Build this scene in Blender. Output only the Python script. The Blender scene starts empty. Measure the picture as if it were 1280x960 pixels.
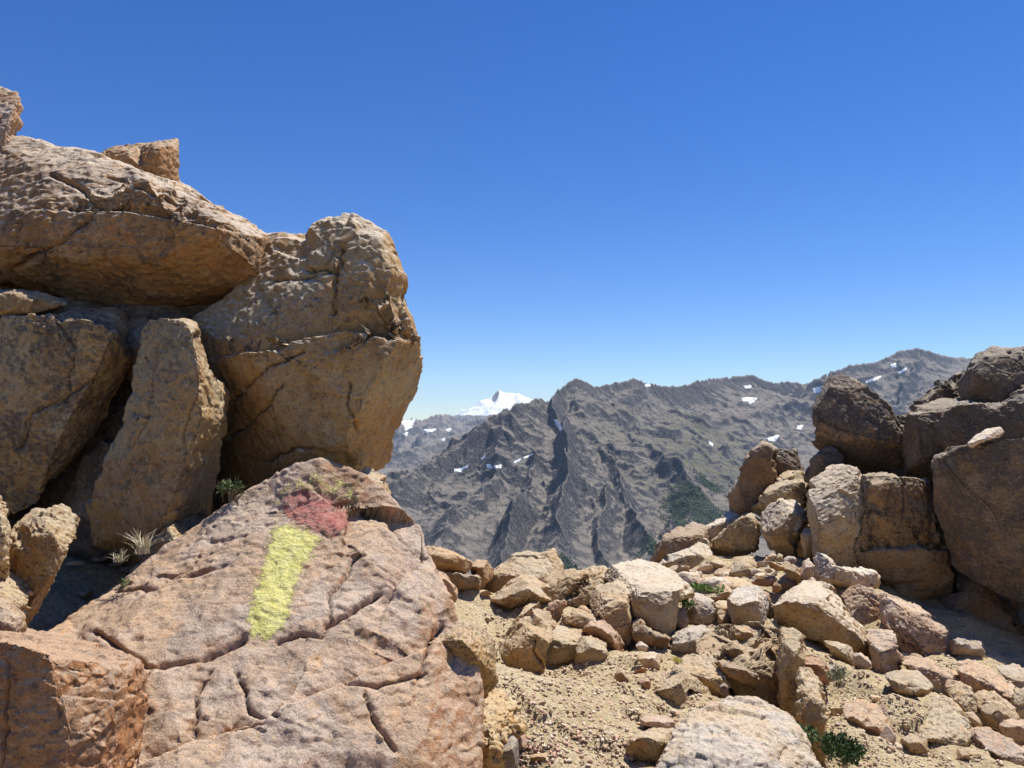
import bpy, math, random
import numpy as np
from mathutils import Vector, Matrix
from mathutils.geometry import delaunay_2d_cdt

random.seed(7)
RNG = np.random.default_rng(11)
SC = bpy.context.scene
COL = SC.collection

# ------------------------------------------------------------------ camera
F = 960.0                       # focal length in photo pixels (1280 wide)
PITCH = math.radians(3.0)
CAMZ = 1.6
cam_d = bpy.data.cameras.new("camera")
cam_d.sensor_width = 36.0
cam_d.lens = 36.0 * F / 1280.0
cam_d.clip_start = 0.05
cam_d.clip_end = 80000.0
cam = bpy.data.objects.new("camera", cam_d)
COL.objects.link(cam)
cam.location = (0, 0, CAMZ)
cam.rotation_euler = (math.radians(90) + PITCH, 0, 0)
SC.camera = cam

# ------------------------------------------------------------------ light
SUN_AZ, SUN_EL = 46.0, 65.0      # degrees right of straight ahead, above the horizon
world = bpy.data.worlds.new("World")
SC.world = world
world.use_nodes = True
wn = world.node_tree.nodes; wl = world.node_tree.links
sky = wn.new("ShaderNodeTexSky")
sky.sky_type = 'NISHITA'
sky.sun_disc = False
sky.sun_elevation = math.radians(SUN_EL)
sky.sun_rotation = math.radians(SUN_AZ)
sky.altitude = 1900
sky.air_density = 1.0
sky.dust_density = 0.0
sky.ozone_density = 3.5
wn["Background"].inputs[1].default_value = 0.094
hs = wn.new("ShaderNodeHueSaturation"); hs.inputs['Saturation'].default_value = 1.30; hs.inputs['Hue'].default_value = .513
wl.new(sky.outputs[0], hs.inputs['Color']); wl.new(hs.outputs[0], wn["Background"].inputs[0])

sd = bpy.data.lights.new("sun", 'SUN')
sd.energy = 5.0
sd.angle = math.radians(0.53)
sd.color = (1.0, 0.96, 0.89)
sun = bpy.data.objects.new("sun", sd)
COL.objects.link(sun)
a, e = math.radians(SUN_AZ), math.radians(SUN_EL)
SUNV = Vector((math.sin(a) * math.cos(e), math.cos(a) * math.cos(e), math.sin(e)))
sun.rotation_euler = SUNV.to_track_quat('Z', 'Y').to_euler()

SC.view_settings.view_transform = 'Standard'
SC.view_settings.look = 'None'
SC.view_settings.exposure = 0.60
SC.view_settings.gamma = 1.0
SC.render.engine = 'CYCLES'
SC.cycles.max_bounces = 5
SC.cycles.diffuse_bounces = 3
SC.cycles.volume_bounces = 0
SC.cycles.use_denoising = True

# ------------------------------------------------------------------ maths
SP, CP = math.sin(PITCH), math.cos(PITCH)

def P(px, py, d):
    """photo pixel + depth along the view axis -> world point (arrays fine)"""
    u = (np.asarray(px, float) - 640.0) / F
    v = (480.0 - np.asarray(py, float)) / F
    d = np.asarray(d, float)
    return np.stack([u * d, d * (CP - v * SP), CAMZ + d * (SP + v * CP)], -1)

def to_px(p):
    y = p[:, 1]; z = p[:, 2] - CAMZ
    d = y * CP + z * SP
    up = -y * SP + z * CP
    return 640 + F * p[:, 0] / d, 480 - F * up / d, d

def _h(i, j, k, seed):
    n = (i.astype(np.int64) * 374761393 + j.astype(np.int64) * 668265263 + k.astype(np.int64) * 2147483647 // 3 + seed * 974711) & 0xffffffff
    n = ((n ^ (n >> 13)) * 1274126177) & 0xffffffff
    n = ((n ^ (n >> 16)) * 2246822519) & 0xffffffff
    return ((n ^ (n >> 15)) & 0xffffff).astype(np.float32) / 16777216.0

def vnoise3(p, seed=0):
    i = np.floor(p); f = (p - i).astype(np.float32); i = i.astype(np.int64)
    w = f * f * f * (f * (f * 6 - 15) + 10)
    r = 0
    for a_ in (0, 1):
        for b_ in (0, 1):
            for c_ in (0, 1):
                wt = (w[:, 0] if a_ else 1 - w[:, 0]) * (w[:, 1] if b_ else 1 - w[:, 1]) * (w[:, 2] if c_ else 1 - w[:, 2])
                r = r + wt * _h(i[:, 0] + a_, i[:, 1] + b_, i[:, 2] + c_, seed)
    return r * 2 - 1

def fbm3(p, octs=4, seed=0, gain=0.5):
    r = 0; a_ = 1.0; q = np.array(p, float)
    for o in range(octs):
        r = r + a_ * vnoise3(q, seed + o); a_ *= gain; q = q * 2.03 + 17.3
    return r

def pnoise2(x, y, seed=0):
    i = np.floor(x); j = np.floor(y); fx = (x - i).astype(np.float32); fy = (y - j).astype(np.float32)
    i = i.astype(np.int64); j = j.astype(np.int64)
    wx = fx * fx * fx * (fx * (fx * 6 - 15) + 10); wy = fy * fy * fy * (fy * (fy * 6 - 15) + 10)
    out = 0
    z = np.zeros_like(i)
    for a_ in (0, 1):
        for b_ in (0, 1):
            g = _h(i + a_, j + b_, z, seed) * (2 * math.pi)
            v = np.cos(g) * (fx - a_) + np.sin(g) * (fy - b_)
            out = out + v * (wx if a_ else 1 - wx) * (wy if b_ else 1 - wy)
    return out * 1.5

def facet3(p, seed=0):
    """fractured-rock noise: each jittered cell is a tilted plane"""
    b = np.floor(p - 0.5).astype(np.int64)
    best = np.full(len(p), 9.0, np.float32); val = np.zeros(len(p), np.float32)
    for a_ in (0, 1):
        for b_ in (0, 1):
            for c_ in (0, 1):
                i = b[:, 0] + a_; j = b[:, 1] + b_; k = b[:, 2] + c_
                h1 = _h(i, j, k, seed); h2 = _h(i, j, k, seed + 1); h3 = _h(i, j, k, seed + 2); h4 = _h(i, j, k, seed + 3)
                dx = p[:, 0] - (i + .5 + (h1 - .5) * .8); dy = p[:, 1] - (j + .5 + (h2 - .5) * .8); dz = p[:, 2] - (k + .5 + (h3 - .5) * .8)
                d2 = dx * dx + dy * dy + dz * dz
                v = dx * (h4 * 2 - 1) * 1.1 + dy * (h1 * 2 - 1) * 1.1 + dz * (h2 * 2 - 1) * 1.1 + (h3 - .5) * .55
                m = d2 < best
                best[m] = d2[m]; val[m] = v[m]
    return val

# ------------------------------------------------------------------ scene helpers
def tag(o, label=None, cat=None, group=None, kind=None):
    if label: o['label'] = label
    if cat: o['category'] = cat
    if group: o['group'] = group
    if kind: o['kind'] = kind
    return o

def link_mesh(name, verts, faces, mat, parent=None, origin=None, smooth=True):
    verts = np.asarray(verts, np.float64)
    if origin is None:
        origin = np.zeros(3)
    me = bpy.data.meshes.new(name)
    v = (verts - origin).astype(np.float32)
    faces = np.asarray(faces)
    n = faces.shape[1]
    me.vertices.add(len(v)); me.vertices.foreach_set('co', v.ravel())
    me.loops.add(faces.size); me.loops.foreach_set('vertex_index', faces.ravel().astype(np.int32))
    me.polygons.add(len(faces)); me.polygons.foreach_set('loop_start', np.arange(0, faces.size, n, dtype=np.int32))
    me.update(calc_edges=True)
    if smooth:
        me.polygons.foreach_set('use_smooth', np.ones(len(faces), bool))
    me.materials.append(mat)
    o = bpy.data.objects.new(name, me)
    COL.objects.link(o)
    o.location = Vector(origin)
    if parent:
        o.parent = parent
        o.location = Vector(origin) - parent.location
    return o

# ------------------------------------------------------------------ materials
def new_mat(name):
    m = bpy.data.materials.new(name); m.use_nodes = True
    nt = m.node_tree
    return m, nt, nt.nodes, nt.links, nt.nodes["Principled BSDF"]

class NB:
    """tiny node builder"""
    def __init__(s, nt): s.nt = nt; s.n = nt.nodes; s.l = nt.links
    def val(s, inp, v):
        if hasattr(v, 'is_output') or isinstance(v, bpy.types.NodeSocket): s.l.new(v, inp)
        elif v is not None: inp.default_value = v
    def noise(s, vec, scale, detail=4, rough=.55, dist=0.0, lac=2.0):
        k = s.n.new("ShaderNodeTexNoise"); k.inputs['Scale'].default_value = scale
        k.inputs['Detail'].default_value = detail; k.inputs['Roughness'].default_value = rough
        k.inputs['Distortion'].default_value = dist
        s.l.new(vec, k.inputs['Vector']); return k.outputs[0]
    def voro(s, vec, scale, feat='F1', out=0):
        k = s.n.new("ShaderNodeTexVoronoi"); k.feature = feat; k.inputs['Scale'].default_value = scale
        s.l.new(vec, k.inputs['Vector']); return k.outputs[out]
    def ramp(s, fac, lo, hi, a=0.0, b=1.0):
        k = s.n.new("ShaderNodeMapRange"); k.interpolation_type = 'SMOOTHSTEP'
        s.l.new(fac, k.inputs[0])
        for i, v in zip((1, 2, 3, 4), (lo, hi, a, b)): k.inputs[i].default_value = v
        return k.outputs[0]
    def math(s, op, a, b=None):
        k = s.n.new("ShaderNodeMath"); k.operation = op; s.val(k.inputs[0], a)
        if b is not None: s.val(k.inputs[1], b)
        return k.outputs[0]
    def mix(s, fac, a, b, mode='MIX'):
        k = s.n.new("ShaderNodeMix"); k.data_type = 'RGBA'; k.blend_type = mode
        s.val(k.inputs[0], fac)
        for idx, v in ((6, a), (7, b)):
            if isinstance(v, tuple): v = (*v, 1.0) if len(v) == 3 else v
            s.val(k.inputs[idx], v)
        return k.outputs[2]
    def attr(s, name, typ='GEOMETRY', out='Fac'):
        k = s.n.new("ShaderNodeAttribute"); k.attribute_type = typ; k.attribute_name = name
        return k.outputs[out]
    def bump(s, h, strength, dist, normal=None):
        k = s.n.new("ShaderNodeBump"); k.inputs['Strength'].default_value = strength
        k.inputs['Distance'].default_value = dist; s.l.new(h, k.inputs['Height'])
        if normal is not None: s.l.new(normal, k.inputs['Normal'])
        return k.outputs[0]

def rock_material(name='granite', bleach=.6, pale=(.60, .55, .44)):
    m, nt, n, l, bs = new_mat(name)
    b = NB(nt)
    pos = n.new("ShaderNodeNewGeometry").outputs['Position']
    oi = n.new("ShaderNodeObjectInfo")
    tint, lich, rnd = oi.outputs['Color'], oi.outputs['Alpha'], oi.outputs['Random']
    mp = n.new("ShaderNodeVectorMath"); mp.operation = 'ADD'; l.new(pos, mp.inputs[0])
    cmb = n.new("ShaderNodeCombineXYZ"); l.new(b.math('MULTIPLY', rnd, 37.0), cmb.inputs[0]); l.new(rnd, cmb.inputs[1])
    l.new(cmb.outputs[0], mp.inputs[1]); pos = mp.outputs[0]
    # large stains
    wob = n.new("ShaderNodeTexNoise"); wob.inputs['Scale'].default_value = 7; wob.inputs['Detail'].default_value = 5; l.new(pos, wob.inputs['Vector'])
    wv = n.new("ShaderNodeVectorMath"); wv.operation = 'SCALE'; l.new(wob.outputs['Color'], wv.inputs[0]); wv.inputs['Scale'].default_value = .28
    wa = n.new("ShaderNodeVectorMath"); wa.operation = 'ADD'; l.new(pos, wa.inputs[0]); l.new(wv.outputs[0], wa.inputs[1]); posw = wa.outputs[0]
    n1 = b.noise(posw, 2.2, 6, .7, .4)
    c = b.mix(b.ramp(n1, .40, .58), tint, b.mix(1.0, tint, (.97, .79, .54), 'MULTIPLY'))
    n2 = b.noise(posw, 4.5, 8, .75, .8)
    c = b.mix(b.ramp(n2, .50, .70, 0, .75), c, b.mix(1.0, c, (.98, .74, .66), 'MULTIPLY'))
    n3 = b.noise(posw, 7.5, 9, .78, .3)
    c = b.mix(b.ramp(n3, .52, .68, 0, .6), c, b.mix(1.0, c, (1.25, 1.30, 1.32), 'MULTIPLY'))
    # sunlit tops painted in: upward faces mix towards a paler colour
    g2 = n.new("ShaderNodeNewGeometry"); sx = n.new("ShaderNodeSeparateXYZ"); l.new(g2.outputs['Normal'], sx.inputs[0])
    up = b.math('ADD', sx.outputs[2], b.math('MULTIPLY', b.math('SUBTRACT', n3, .5), 1.0))
    c = b.mix(b.ramp(up, .35, .75, 0, bleach), c, b.mix(.55, c, pale))
    n6 = b.noise(posw, 2.9, 8, .75, .5)
    c = b.mix(b.ramp(n6, .50, .60, 0, .55), c, b.mix(1.0, c, (.62, .58, .56), 'MULTIPLY'))
    # dirt and lichen settle in the hollows, the rubbed edges are clean
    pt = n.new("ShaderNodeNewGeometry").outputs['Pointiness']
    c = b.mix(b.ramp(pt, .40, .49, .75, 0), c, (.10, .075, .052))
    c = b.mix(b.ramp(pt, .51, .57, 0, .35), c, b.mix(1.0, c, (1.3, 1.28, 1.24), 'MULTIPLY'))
    # dark lichen: broad blotches broken by fine noise
    n4 = b.noise(posw, 4.2, 10, .78, .5)
    n5 = b.noise(pos, 38, 5, .7)
    lm = b.math('ADD', b.math('MULTIPLY', n4, .68), b.math('MULTIPLY', n5, .32))
    th = b.math('SUBTRACT', .64, b.math('MULTIPLY', lich, .27))
    lf = b.math('MULTIPLY', b.math('SUBTRACT', lm, th), 14.0)
    k = n.new("ShaderNodeClamp"); l.new(lf, k.inputs[0])
    lf = b.math('MULTIPLY', k.outputs[0], b.math('ADD', .5, b.math('MULTIPLY', lich, .5)))
    c = b.mix(lf, c, b.mix(b.noise(pos, 20, 3), (.050, .042, .036), (.115, .095, .08)))
    # small dark freckles of lichen everywhere
    v1 = b.noise(pos, 26, 6, .8)
    c = b.mix(b.ramp(v1, .53, .63, 0, .62), c, (.10, .075, .06))
    v4 = b.noise(posw, 11, 8, .8)
    c = b.mix(b.ramp(v4, .53, .62, 0, .5), c, b.mix(1.0, c, (1.22, .98, .66), 'MULTIPLY'))
    v5 = b.noise(pos, 48, 6, .8)
    c = b.mix(b.ramp(v5, .55, .64, 0, .35), c, (.62, .56, .46))
    # yellow-green crust lichen, sparse
    v2 = b.noise(pos, 13, 6, .75)
    v3 = b.noise(pos, 1.3, 2, .5)
    c = b.mix(b.math('MULTIPLY', b.ramp(v2, .60, .66, 0, .45), b.ramp(v3, .5, .62)), c, (.34, .31, .12))
    # crystals
    s1 = b.noise(pos, 170, 3, .7)
    c = b.mix(b.ramp(s1, .34, .66, 0, .8), b.mix(1.0, c, (.76, .73, .71), 'MULTIPLY'), b.mix(1.0, c, (1.16, 1.16, 1.15), 'MULTIPLY'))
    s2 = b.voro(pos, 95)
    c = b.mix(b.ramp(s2, .0, .30, .40, 0), c, (.07, .055, .05))
    l.new(c, bs.inputs['Base Color'])
    bs.inputs['Roughness'].default_value = .82
    bs.inputs['Specular IOR Level'].default_value = .35
    h1 = b.noise(pos, 14, 8, .68, .2)
    h2 = b.noise(pos, 75, 5, .7)
    nb = b.bump(h1, .9, .020)
    nb = b.bump(h2, .9, .007, nb)
    nb = b.bump(b.noise(pos, 200, 3, .7), .4, .002, nb)
    l.new(nb, bs.inputs['Normal'])
    return m
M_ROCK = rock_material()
M_ROCK_SUNTOP = rock_material('sunlit_top_granite', 1.0, (.72, .67, .57))  # same granite with stronger sunlight painted onto its upward faces

def paint_material(name, c1, c2, gloss):
    m, nt, n, l, bs = new_mat(name)
    b = NB(nt)
    pos = n.new("ShaderNodeNewGeometry").outputs['Position']
    c = b.mix(b.ramp(b.noise(pos, 30, 6, .7), .35, .65), c1, c2)
    c = b.mix(b.ramp(b.noise(pos, 90, 6, .8), .53, .62, 0, .75), c, (.38, .29, .17))
    l.new(c, bs.inputs['Base Color'])
    bs.inputs['Roughness'].default_value = gloss
    l.new(b.bump(b.noise(pos, 60, 7, .7), .9, .02), bs.inputs['Normal'])
    e = b.attr('edge')
    al = b.math('ADD', e, b.math('MULTIPLY', b.math('SUBTRACT', b.noise(pos, 34, 10, .82, .6), .54), 5.2))
    l.new(b.ramp(al, .35, .55), bs.inputs['Alpha'])
    return m

def plain_mat(name, c1, c2, scale=20, rough=.8):
    m, nt, n, l, bs = new_mat(name)
    b = NB(nt)
    pos = n.new("ShaderNodeNewGeometry").outputs['Position']
    l.new(b.mix(b.ramp(b.noise(pos, scale, 3), .35, .65), c1, c2), bs.inputs['Base Color'])
    bs.inputs['Roughness'].default_value = rough
    return m

# ------------------------------------------------------------------ far terrain (one sheet from the ledge to the horizon)
def far(px, py, d):
    return P(px, py, d)

RIDGES = []   # (points Nx3, A, L, k)
def ridge(pts, A=55, L=70, k=.52, main=False):
    p = np.array(pts, float); RIDGES.append((far(p[:, 0], p[:, 1], p[:, 2]), A, L, k, main))
# main crest
ridge([(478, 612, 2250), (500, 598, 2300), (520, 585, 2400), (545, 576, 2480), (575, 556, 2550), (600, 532, 2600), (622, 518, 2650), (640, 508, 2700), (665, 500, 2800), (683, 502, 2900),
       (700, 486, 3050), (718, 472, 3150), (728, 473, 3200), (745, 483, 3300), (765, 481, 3400), (790, 475, 3500), (820, 479, 3650), (850, 481, 3800), (880, 475, 4000), (905, 471, 4300), (940, 466, 4500),
       (962, 477, 4600), (985, 479, 4650), (1010, 479, 4700), (1038, 464, 4800), (1060, 456, 4850), (1080, 453, 4900), (1105, 450, 5000), (1125, 438, 5100), (1150, 433, 5200), (1168, 440, 5250), (1195, 446, 5400), (1225, 446, 5500), (1300, 452, 5800), (1500, 470, 6500)], 60, 60, .50, True)
# spurs of the near mountain
ridge([(700, 486, 3050), (703, 520, 2750), (697, 548, 2450), (700, 580, 2250), (704, 625, 2000), (712, 680, 1800), (720, 760, 1600)], 70, 35, .62)
ridge([(745, 483, 3300), (775, 520, 3000), (815, 556, 2750), (850, 590, 2500), (868, 612, 2380), (852, 650, 2150), (800, 700, 1850)], 45, 60, .48)
ridge([(640, 508, 2700), (628, 540, 2550), (606, 575, 2380), (575, 620, 2180), (552, 670, 1950), (540, 730, 1700)], 35, 60, .50)
ridge([(752, 555, 2650), (775, 600, 2350), (800, 650, 2080), (812, 710, 1800)], 40, 40, .62)
ridge([(655, 560, 2450), (648, 620, 2150), (640, 690, 1850), (640, 760, 1650)], 40, 40, .6)
ridge([(758, 600, 2250), (745, 650, 2050), (762, 700, 1850)], 40, 30, .7)
# benches and cliffs in the cirque
ridge([(905, 524, 4000), (925, 517, 4000), (955, 519, 3980), (985, 528, 3950), (1010, 545, 3850)], 90, 26, .42)
ridge([(870, 498, 4100), (890, 492, 4150), (920, 497, 4150), (935, 505, 4100)], 50, 22, .42)
ridge([(940, 466, 4500), (915, 490, 4350), (880, 505, 4000), (850, 520, 3600), (835, 545, 3200)], 25, 60, .40)
ridge([(1038, 464, 4800), (1000, 495, 4450), (975, 512, 4200)], 30, 50, .42)
ridge([(1150, 433, 5200), (1142, 470, 4750), (1120, 505, 4350), (1070, 540, 3850), (1010, 580, 3400), (960, 610, 3000)], 90, 50, .45)
ridge([(1105, 450, 5000), (1085, 490, 4600), (1050, 520, 4300)], 40, 50, .45)
# far blue ridges on the left, and beyond
ridge([(300, 560, 8500), (430, 535, 8200), (470, 530, 8000), (498, 522, 8000), (530, 524, 8200), (548, 518, 8300), (565, 519, 8400), (575, 526, 8500), (600, 520, 8700), (640, 515, 9000), (700, 515, 9200)], 90, 110, .42, True)
ridge([(380, 590, 5500), (470, 572, 5600), (512, 562, 5700), (540, 552, 6000), (575, 541, 6300), (600, 532, 6600), (640, 524, 7000), (690, 520, 7300)], 70, 90, .40, True)
ridge([(498, 522, 8000), (505, 545, 7300), (500, 560, 6600)], 50, 90, .4)
ridge([(548, 518, 8300), (540, 537, 7600), (525, 550, 7000)], 50, 90, .4)
ridge([(-900, 520, 5200), (-500, 500, 5400), (-250, 515, 5600), (-60, 505, 6000), (120, 522, 6500), (260, 545, 7200)], 80, 100, .42)
ridge([(1500, 470, 6500), (1900, 500, 6000), (2600, 520, 5200)], 80, 100, .42)
# snow volcano
VOLC = [((540, 531, 13300), (570, 522, 13600), (590, 511, 13800), (605, 502, 14000), (616, 494, 14000), (625, 489, 14000), (634, 491, 14100), (645, 491, 14200), (655, 494, 14300), (668, 499, 14500), (700, 508, 15000), (760, 520, 16000)),
        ((625, 489, 14000), (622, 503, 13400), (612, 516, 12900)), ((645, 491, 14200), (650, 505, 13500), (656, 520, 12900))]
ridge(VOLC[0], 20, 120, .52, True); ridge(VOLC[1], 20, 100, .60); ridge(VOLC[2], 20, 100, .55)

def height(X, Y, detail=True):
    r = np.hypot(X, Y)
    az = np.where(Y > 0, 640 + F * X / np.maximum(Y, 1e-3), np.where(X > 0, 3000, -1700))
    s = np.clip((az - 640) / 200, 0, 1); s = s * s * (3 - 2 * s)
    base = -345 + s * np.clip(r - 2300, 0, 2300) * .135
    base = base + np.clip((r - 1600) / 1500, 0, 1) * 55 * (1 - np.clip((az - 640) / 60, 0, 1) * np.clip((1330 - az) / 60, 0, 1)) * (pnoise2(X / 1100, Y / 1100, 77) + .4 * pnoise2(X / 420, Y / 420, 78))
    near = -6 - 0.62 * np.maximum(r - 14, 0)
    base = np.maximum(base, near)
    wx = X + 70 * pnoise2(X / 520, Y / 520, 5) + 25 * pnoise2(X / 150, Y / 150, 6)
    wy = Y + 70 * pnoise2(X / 520, Y / 520, 7) + 25 * pnoise2(X / 150, Y / 150, 8)
    for wl_, am_, s_ in ((60, 12, 30), (26, 5, 33)):
        wx = wx + am_ * pnoise2(X / wl_, Y / wl_, s_); wy = wy + am_ * pnoise2(X / wl_, Y / wl_, s_ + 1)
    H = base.copy(); crest = np.zeros_like(H)
    for pts, A, L, k, main in RIDGES:
        best = np.full(X.shape, -1e9); bd = np.full(X.shape, 1e9)
        for q0, q1 in zip(pts[:-1], pts[1:]):
            dx, dy = q1[0] - q0[0], q1[1] - q0[1]
            l2 = dx * dx + dy * dy
            # warp fades out on the crest itself, so that the skyline stays where it is
            t0 = np.clip(((X - q0[0]) * dx + (Y - q0[1]) * dy) / l2, 0, 1)
            d0 = np.hypot(X - q0[0] - t0 * dx, Y - q0[1] - t0 * dy)
            g = np.clip((d0 - 20) / 160, 0, 1) if main else .75
            xx = X + (wx - X) * g; yy = Y + (wy - Y) * g
            t0 = np.clip(((xx - q0[0]) * dx + (yy - q0[1]) * dy) / l2, 0, 1)
            d = np.hypot(xx - q0[0] - t0 * dx, yy - q0[1] - t0 * dy)
            z = q0[2] + t0 * (q1[2] - q0[2]) - A * (1 - np.exp(-d / L)) - k * d
            m = z > best
            best = np.where(m, z, best); bd = np.where(m, d0, bd)
        sm = 14.0
        hh = np.clip(.5 + .5 * (best - H) / sm, 0, 1)
        cnew = np.exp(-bd / 70.0) if main else 0.0
        crest = np.where(best > H, cnew, crest)
        H = H * (1 - hh) + best * hh + sm * hh * (1 - hh) * .5
    if detail:
        lift = np.clip((H - base) / 120, 0, 1) + .10 + .4 * np.maximum(s, .6) * np.clip((r - 2600) / 600, 0, 1)
        lift = np.minimum(lift, 1) * (1 - .80 * crest) * np.clip((r - 60) / 900, 0, 1)
        px_sz = r * .0011
        amp = 68.0; wl = 520.0; w = 1.0; tot = 0; u, v = wx, wy
        for o in range(8):
            n = 1 - np.abs(pnoise2(u / wl, v / wl, 20 + o)) * 1.5
            n = np.clip(n, 0, 1) ** 1.6
            fade = np.clip(wl / px_sz / 2.5 - 1, 0, 1)
            tot = tot + fade * amp * (n - .55) * w
            w = np.clip(n * 1.4, .25, 1)
            amp *= .57; wl *= .49
            u, v = u * .866 - v * .5, u * .5 + v * .866
        H = H + tot * lift
        # jagged little teeth along the crests
        H = H + crest * np.clip((r - 1500) / 500, 0, 1) * (9.0 * np.maximum(pnoise2(X / 110, Y / 110, 59), -.2) + 10.0 * np.maximum(pnoise2(X / 38, Y / 38, 60), -.3) + 5 * pnoise2(X / 15, Y / 15, 61)) * np.where(r > 7000, 2.2, 1)
    return H

def build_terrain():
    c_f = np.arange(432, 1330, .95)
    az = np.concatenate([np.radians(np.linspace(-180, -40, 60))[:-1], np.arctan((np.linspace(-165, 432, 60)[:-1] - 640) / F), np.arctan((c_f - 640) / F), np.arctan((np.linspace(1330, 1445, 12)[1:] - 640) / F), np.radians(np.linspace(41, 180, 60))])
    rr = np.concatenate([np.geomspace(9, 1400, 60)[:-1], np.geomspace(1400, 6000, 900)[:-1], np.geomspace(6000, 9500, 130)[:-1], np.geomspace(9500, 16500, 150), np.array([17400.])])
    A, R = np.meshgrid(az, rr)
    X = (R * np.sin(A)); Y = (R * np.cos(A))
    Z = height(X.ravel(), Y.ravel()).reshape(X.shape)
    nr, nc = X.shape
    idx = np.arange(nr * nc).reshape(nr, nc)
    f = np.stack([idx[:-1, :-1], idx[:-1, 1:], idx[1:, 1:], idx[1:, :-1]], -1).reshape(-1, 4)[:, ::-1]
    V = np.stack([X.ravel(), Y.ravel(), Z.ravel()], -1)
    return V, f

def terrain_material():
    m, nt, n, l, bs = new_mat("mountain_ground")
    b = NB(nt)
    g = n.new("ShaderNodeNewGeometry"); pos = g.outputs['Position']
    sep = n.new("ShaderNodeSeparateXYZ"); l.new(g.outputs['Normal'], sep.inputs[0]); nz = sep.outputs[2]
    sp = n.new("ShaderNodeSeparateXYZ"); l.new(pos, sp.inputs[0]); z = sp.outputs[2]; y = sp.outputs[1]
    nA = b.noise(pos, .004, 6, .6); nB = b.noise(pos, .03, 6, .7); nC = b.noise(pos, .15, 4, .7)
    scree = b.mix(b.ramp(nB, .35, .65), (.150, .134, .115), (.25, .215, .178))
    rock = b.mix(b.ramp(nC, .35, .65), (.040, .038, .040), (.14, .128, .12))
    sl = b.math('ADD', nz, b.math('MULTIPLY', b.math('SUBTRACT', nB, .5), .55))
    sl = b.math('ADD', sl, b.math('MULTIPLY', b.math('SUBTRACT', nA, .5), .5))
    c = b.mix(b.ramp(sl, .60, .82), rock, scree)
    # thin grass on the lower gentle ground, dark woods lower still
    gr = b.math('ADD', z, b.math('MULTIPLY', b.math('SUBTRACT', nA, .5), -160))
    gm = b.math('MULTIPLY', b.attr('meadow'), b.ramp(sl, .70, .88))
    c = b.mix(b.math('MULTIPLY', gm, b.ramp(nB, .35, .6, .1, .8)), c, (.12, .125, .050))
    fo = b.attr('wood')
    fm = b.ramp(b.math('ADD', fo, b.math('MULTIPLY', b.math('SUBTRACT', nB, .5), 1.2)), .42, .6)
    c = b.mix(fm, c, b.mix(nC, (.016, .030, .012), (.034, .052, .018)))
    sn = b.attr('snow')
    sm = b.ramp(b.math('ADD', sn, b.math('MULTIPLY', b.math('SUBTRACT', b.noise(pos, .006, 7, .7), .5), 1.0)), .48, .56)
    c = b.mix(sm, c, (.85, .87, .90))
    l.new(c, bs.inputs['Base Color'])
    bs.inputs['Roughness'].default_value = .95
    bs.inputs['Specular IOR Level'].default_value = .15
    l.new(b.bump(nC, .8, 5.0, b.bump(nB, .9, 18.0)), bs.inputs['Normal'])
    return m

TV, TF = build_terrain()
terrain = link_mesh('terrain', TV, TF, terrain_material())
tag(terrain, kind='structure')
tpx, tpy, tdd = to_px(np.where(TV[:, 1:2] > 1, TV, [[0, 1e6, 0]]))
def blob(x, y, cx, cy, rx, ry): return np.clip(1.3 - np.hypot((x - cx) / rx, (y - cy) / ry), 0, 1)
def wblob(px, py, d, R):
    c = far(px, py, d); return np.clip(1.3 - np.hypot(TV[:, 0] - c[0], TV[:, 1] - c[1]) / R, 0, 1)
def put_attr(me, name, arr):
    at = me.attributes.new(name, 'FLOAT', 'POINT'); at.data.foreach_set('value', np.asarray(arr, np.float32))
rT = np.hypot(TV[:, 0], TV[:, 1])
snow = np.zeros(len(TV))
vp = far(625, 489, 14000)
snow = np.clip((TV[:, 2] - 95) / 120, 0, 1.0) * (rT > 11500)
rk = far(620, 494, 14000)   # dark rock of the summit tower
snow -= 1.2 * np.clip(1 - np.hypot((TV[:, 0] - rk[0]) / 110, (TV[:, 1] - rk[1] + 120) / 400), 0, 1) * (rT > 11500)
put_attr(terrain.data, 'snow', snow)
wood = np.zeros(len(TV))
for q in ((866, 652, 2400, 105), (850, 675, 2150, 110), (884, 634, 2700, 85), (722, 690, 1800, 60), (640, 760, 1650, 160), (890, 665, 2350, 170), (820, 690, 1950, 50)):
    wood = np.maximum(wood, wblob(*q))
wood = wood * np.clip((-130 - TV[:, 2]) / 60, 0, 1)
put_attr(terrain.data, 'wood', wood)
mead = np.maximum.reduce([wblob(885, 600, 2900, 260), wblob(905, 585, 3300, 260), .6 * wblob(800, 560, 2900, 220), .5 * wblob(850, 590, 2500, 200)])
put_attr(terrain.data, 'meadow', mead)

def hit_far(px, py):
    """photo pixel -> first point of the far terrain it sees"""
    r = np.geomspace(1200, 16500, 2600)
    u = (px - 640) / F
    den = math.hypot(1, u)
    X = r * u / den; Y = r / den
    H = height(X, Y)
    _, yy, _ = to_px(np.stack([X, Y, H], -1))
    k = np.argmax(yy <= py)
    if yy[k] > py: return None
    return np.array([X[k], Y[k], H[k]])

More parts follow.
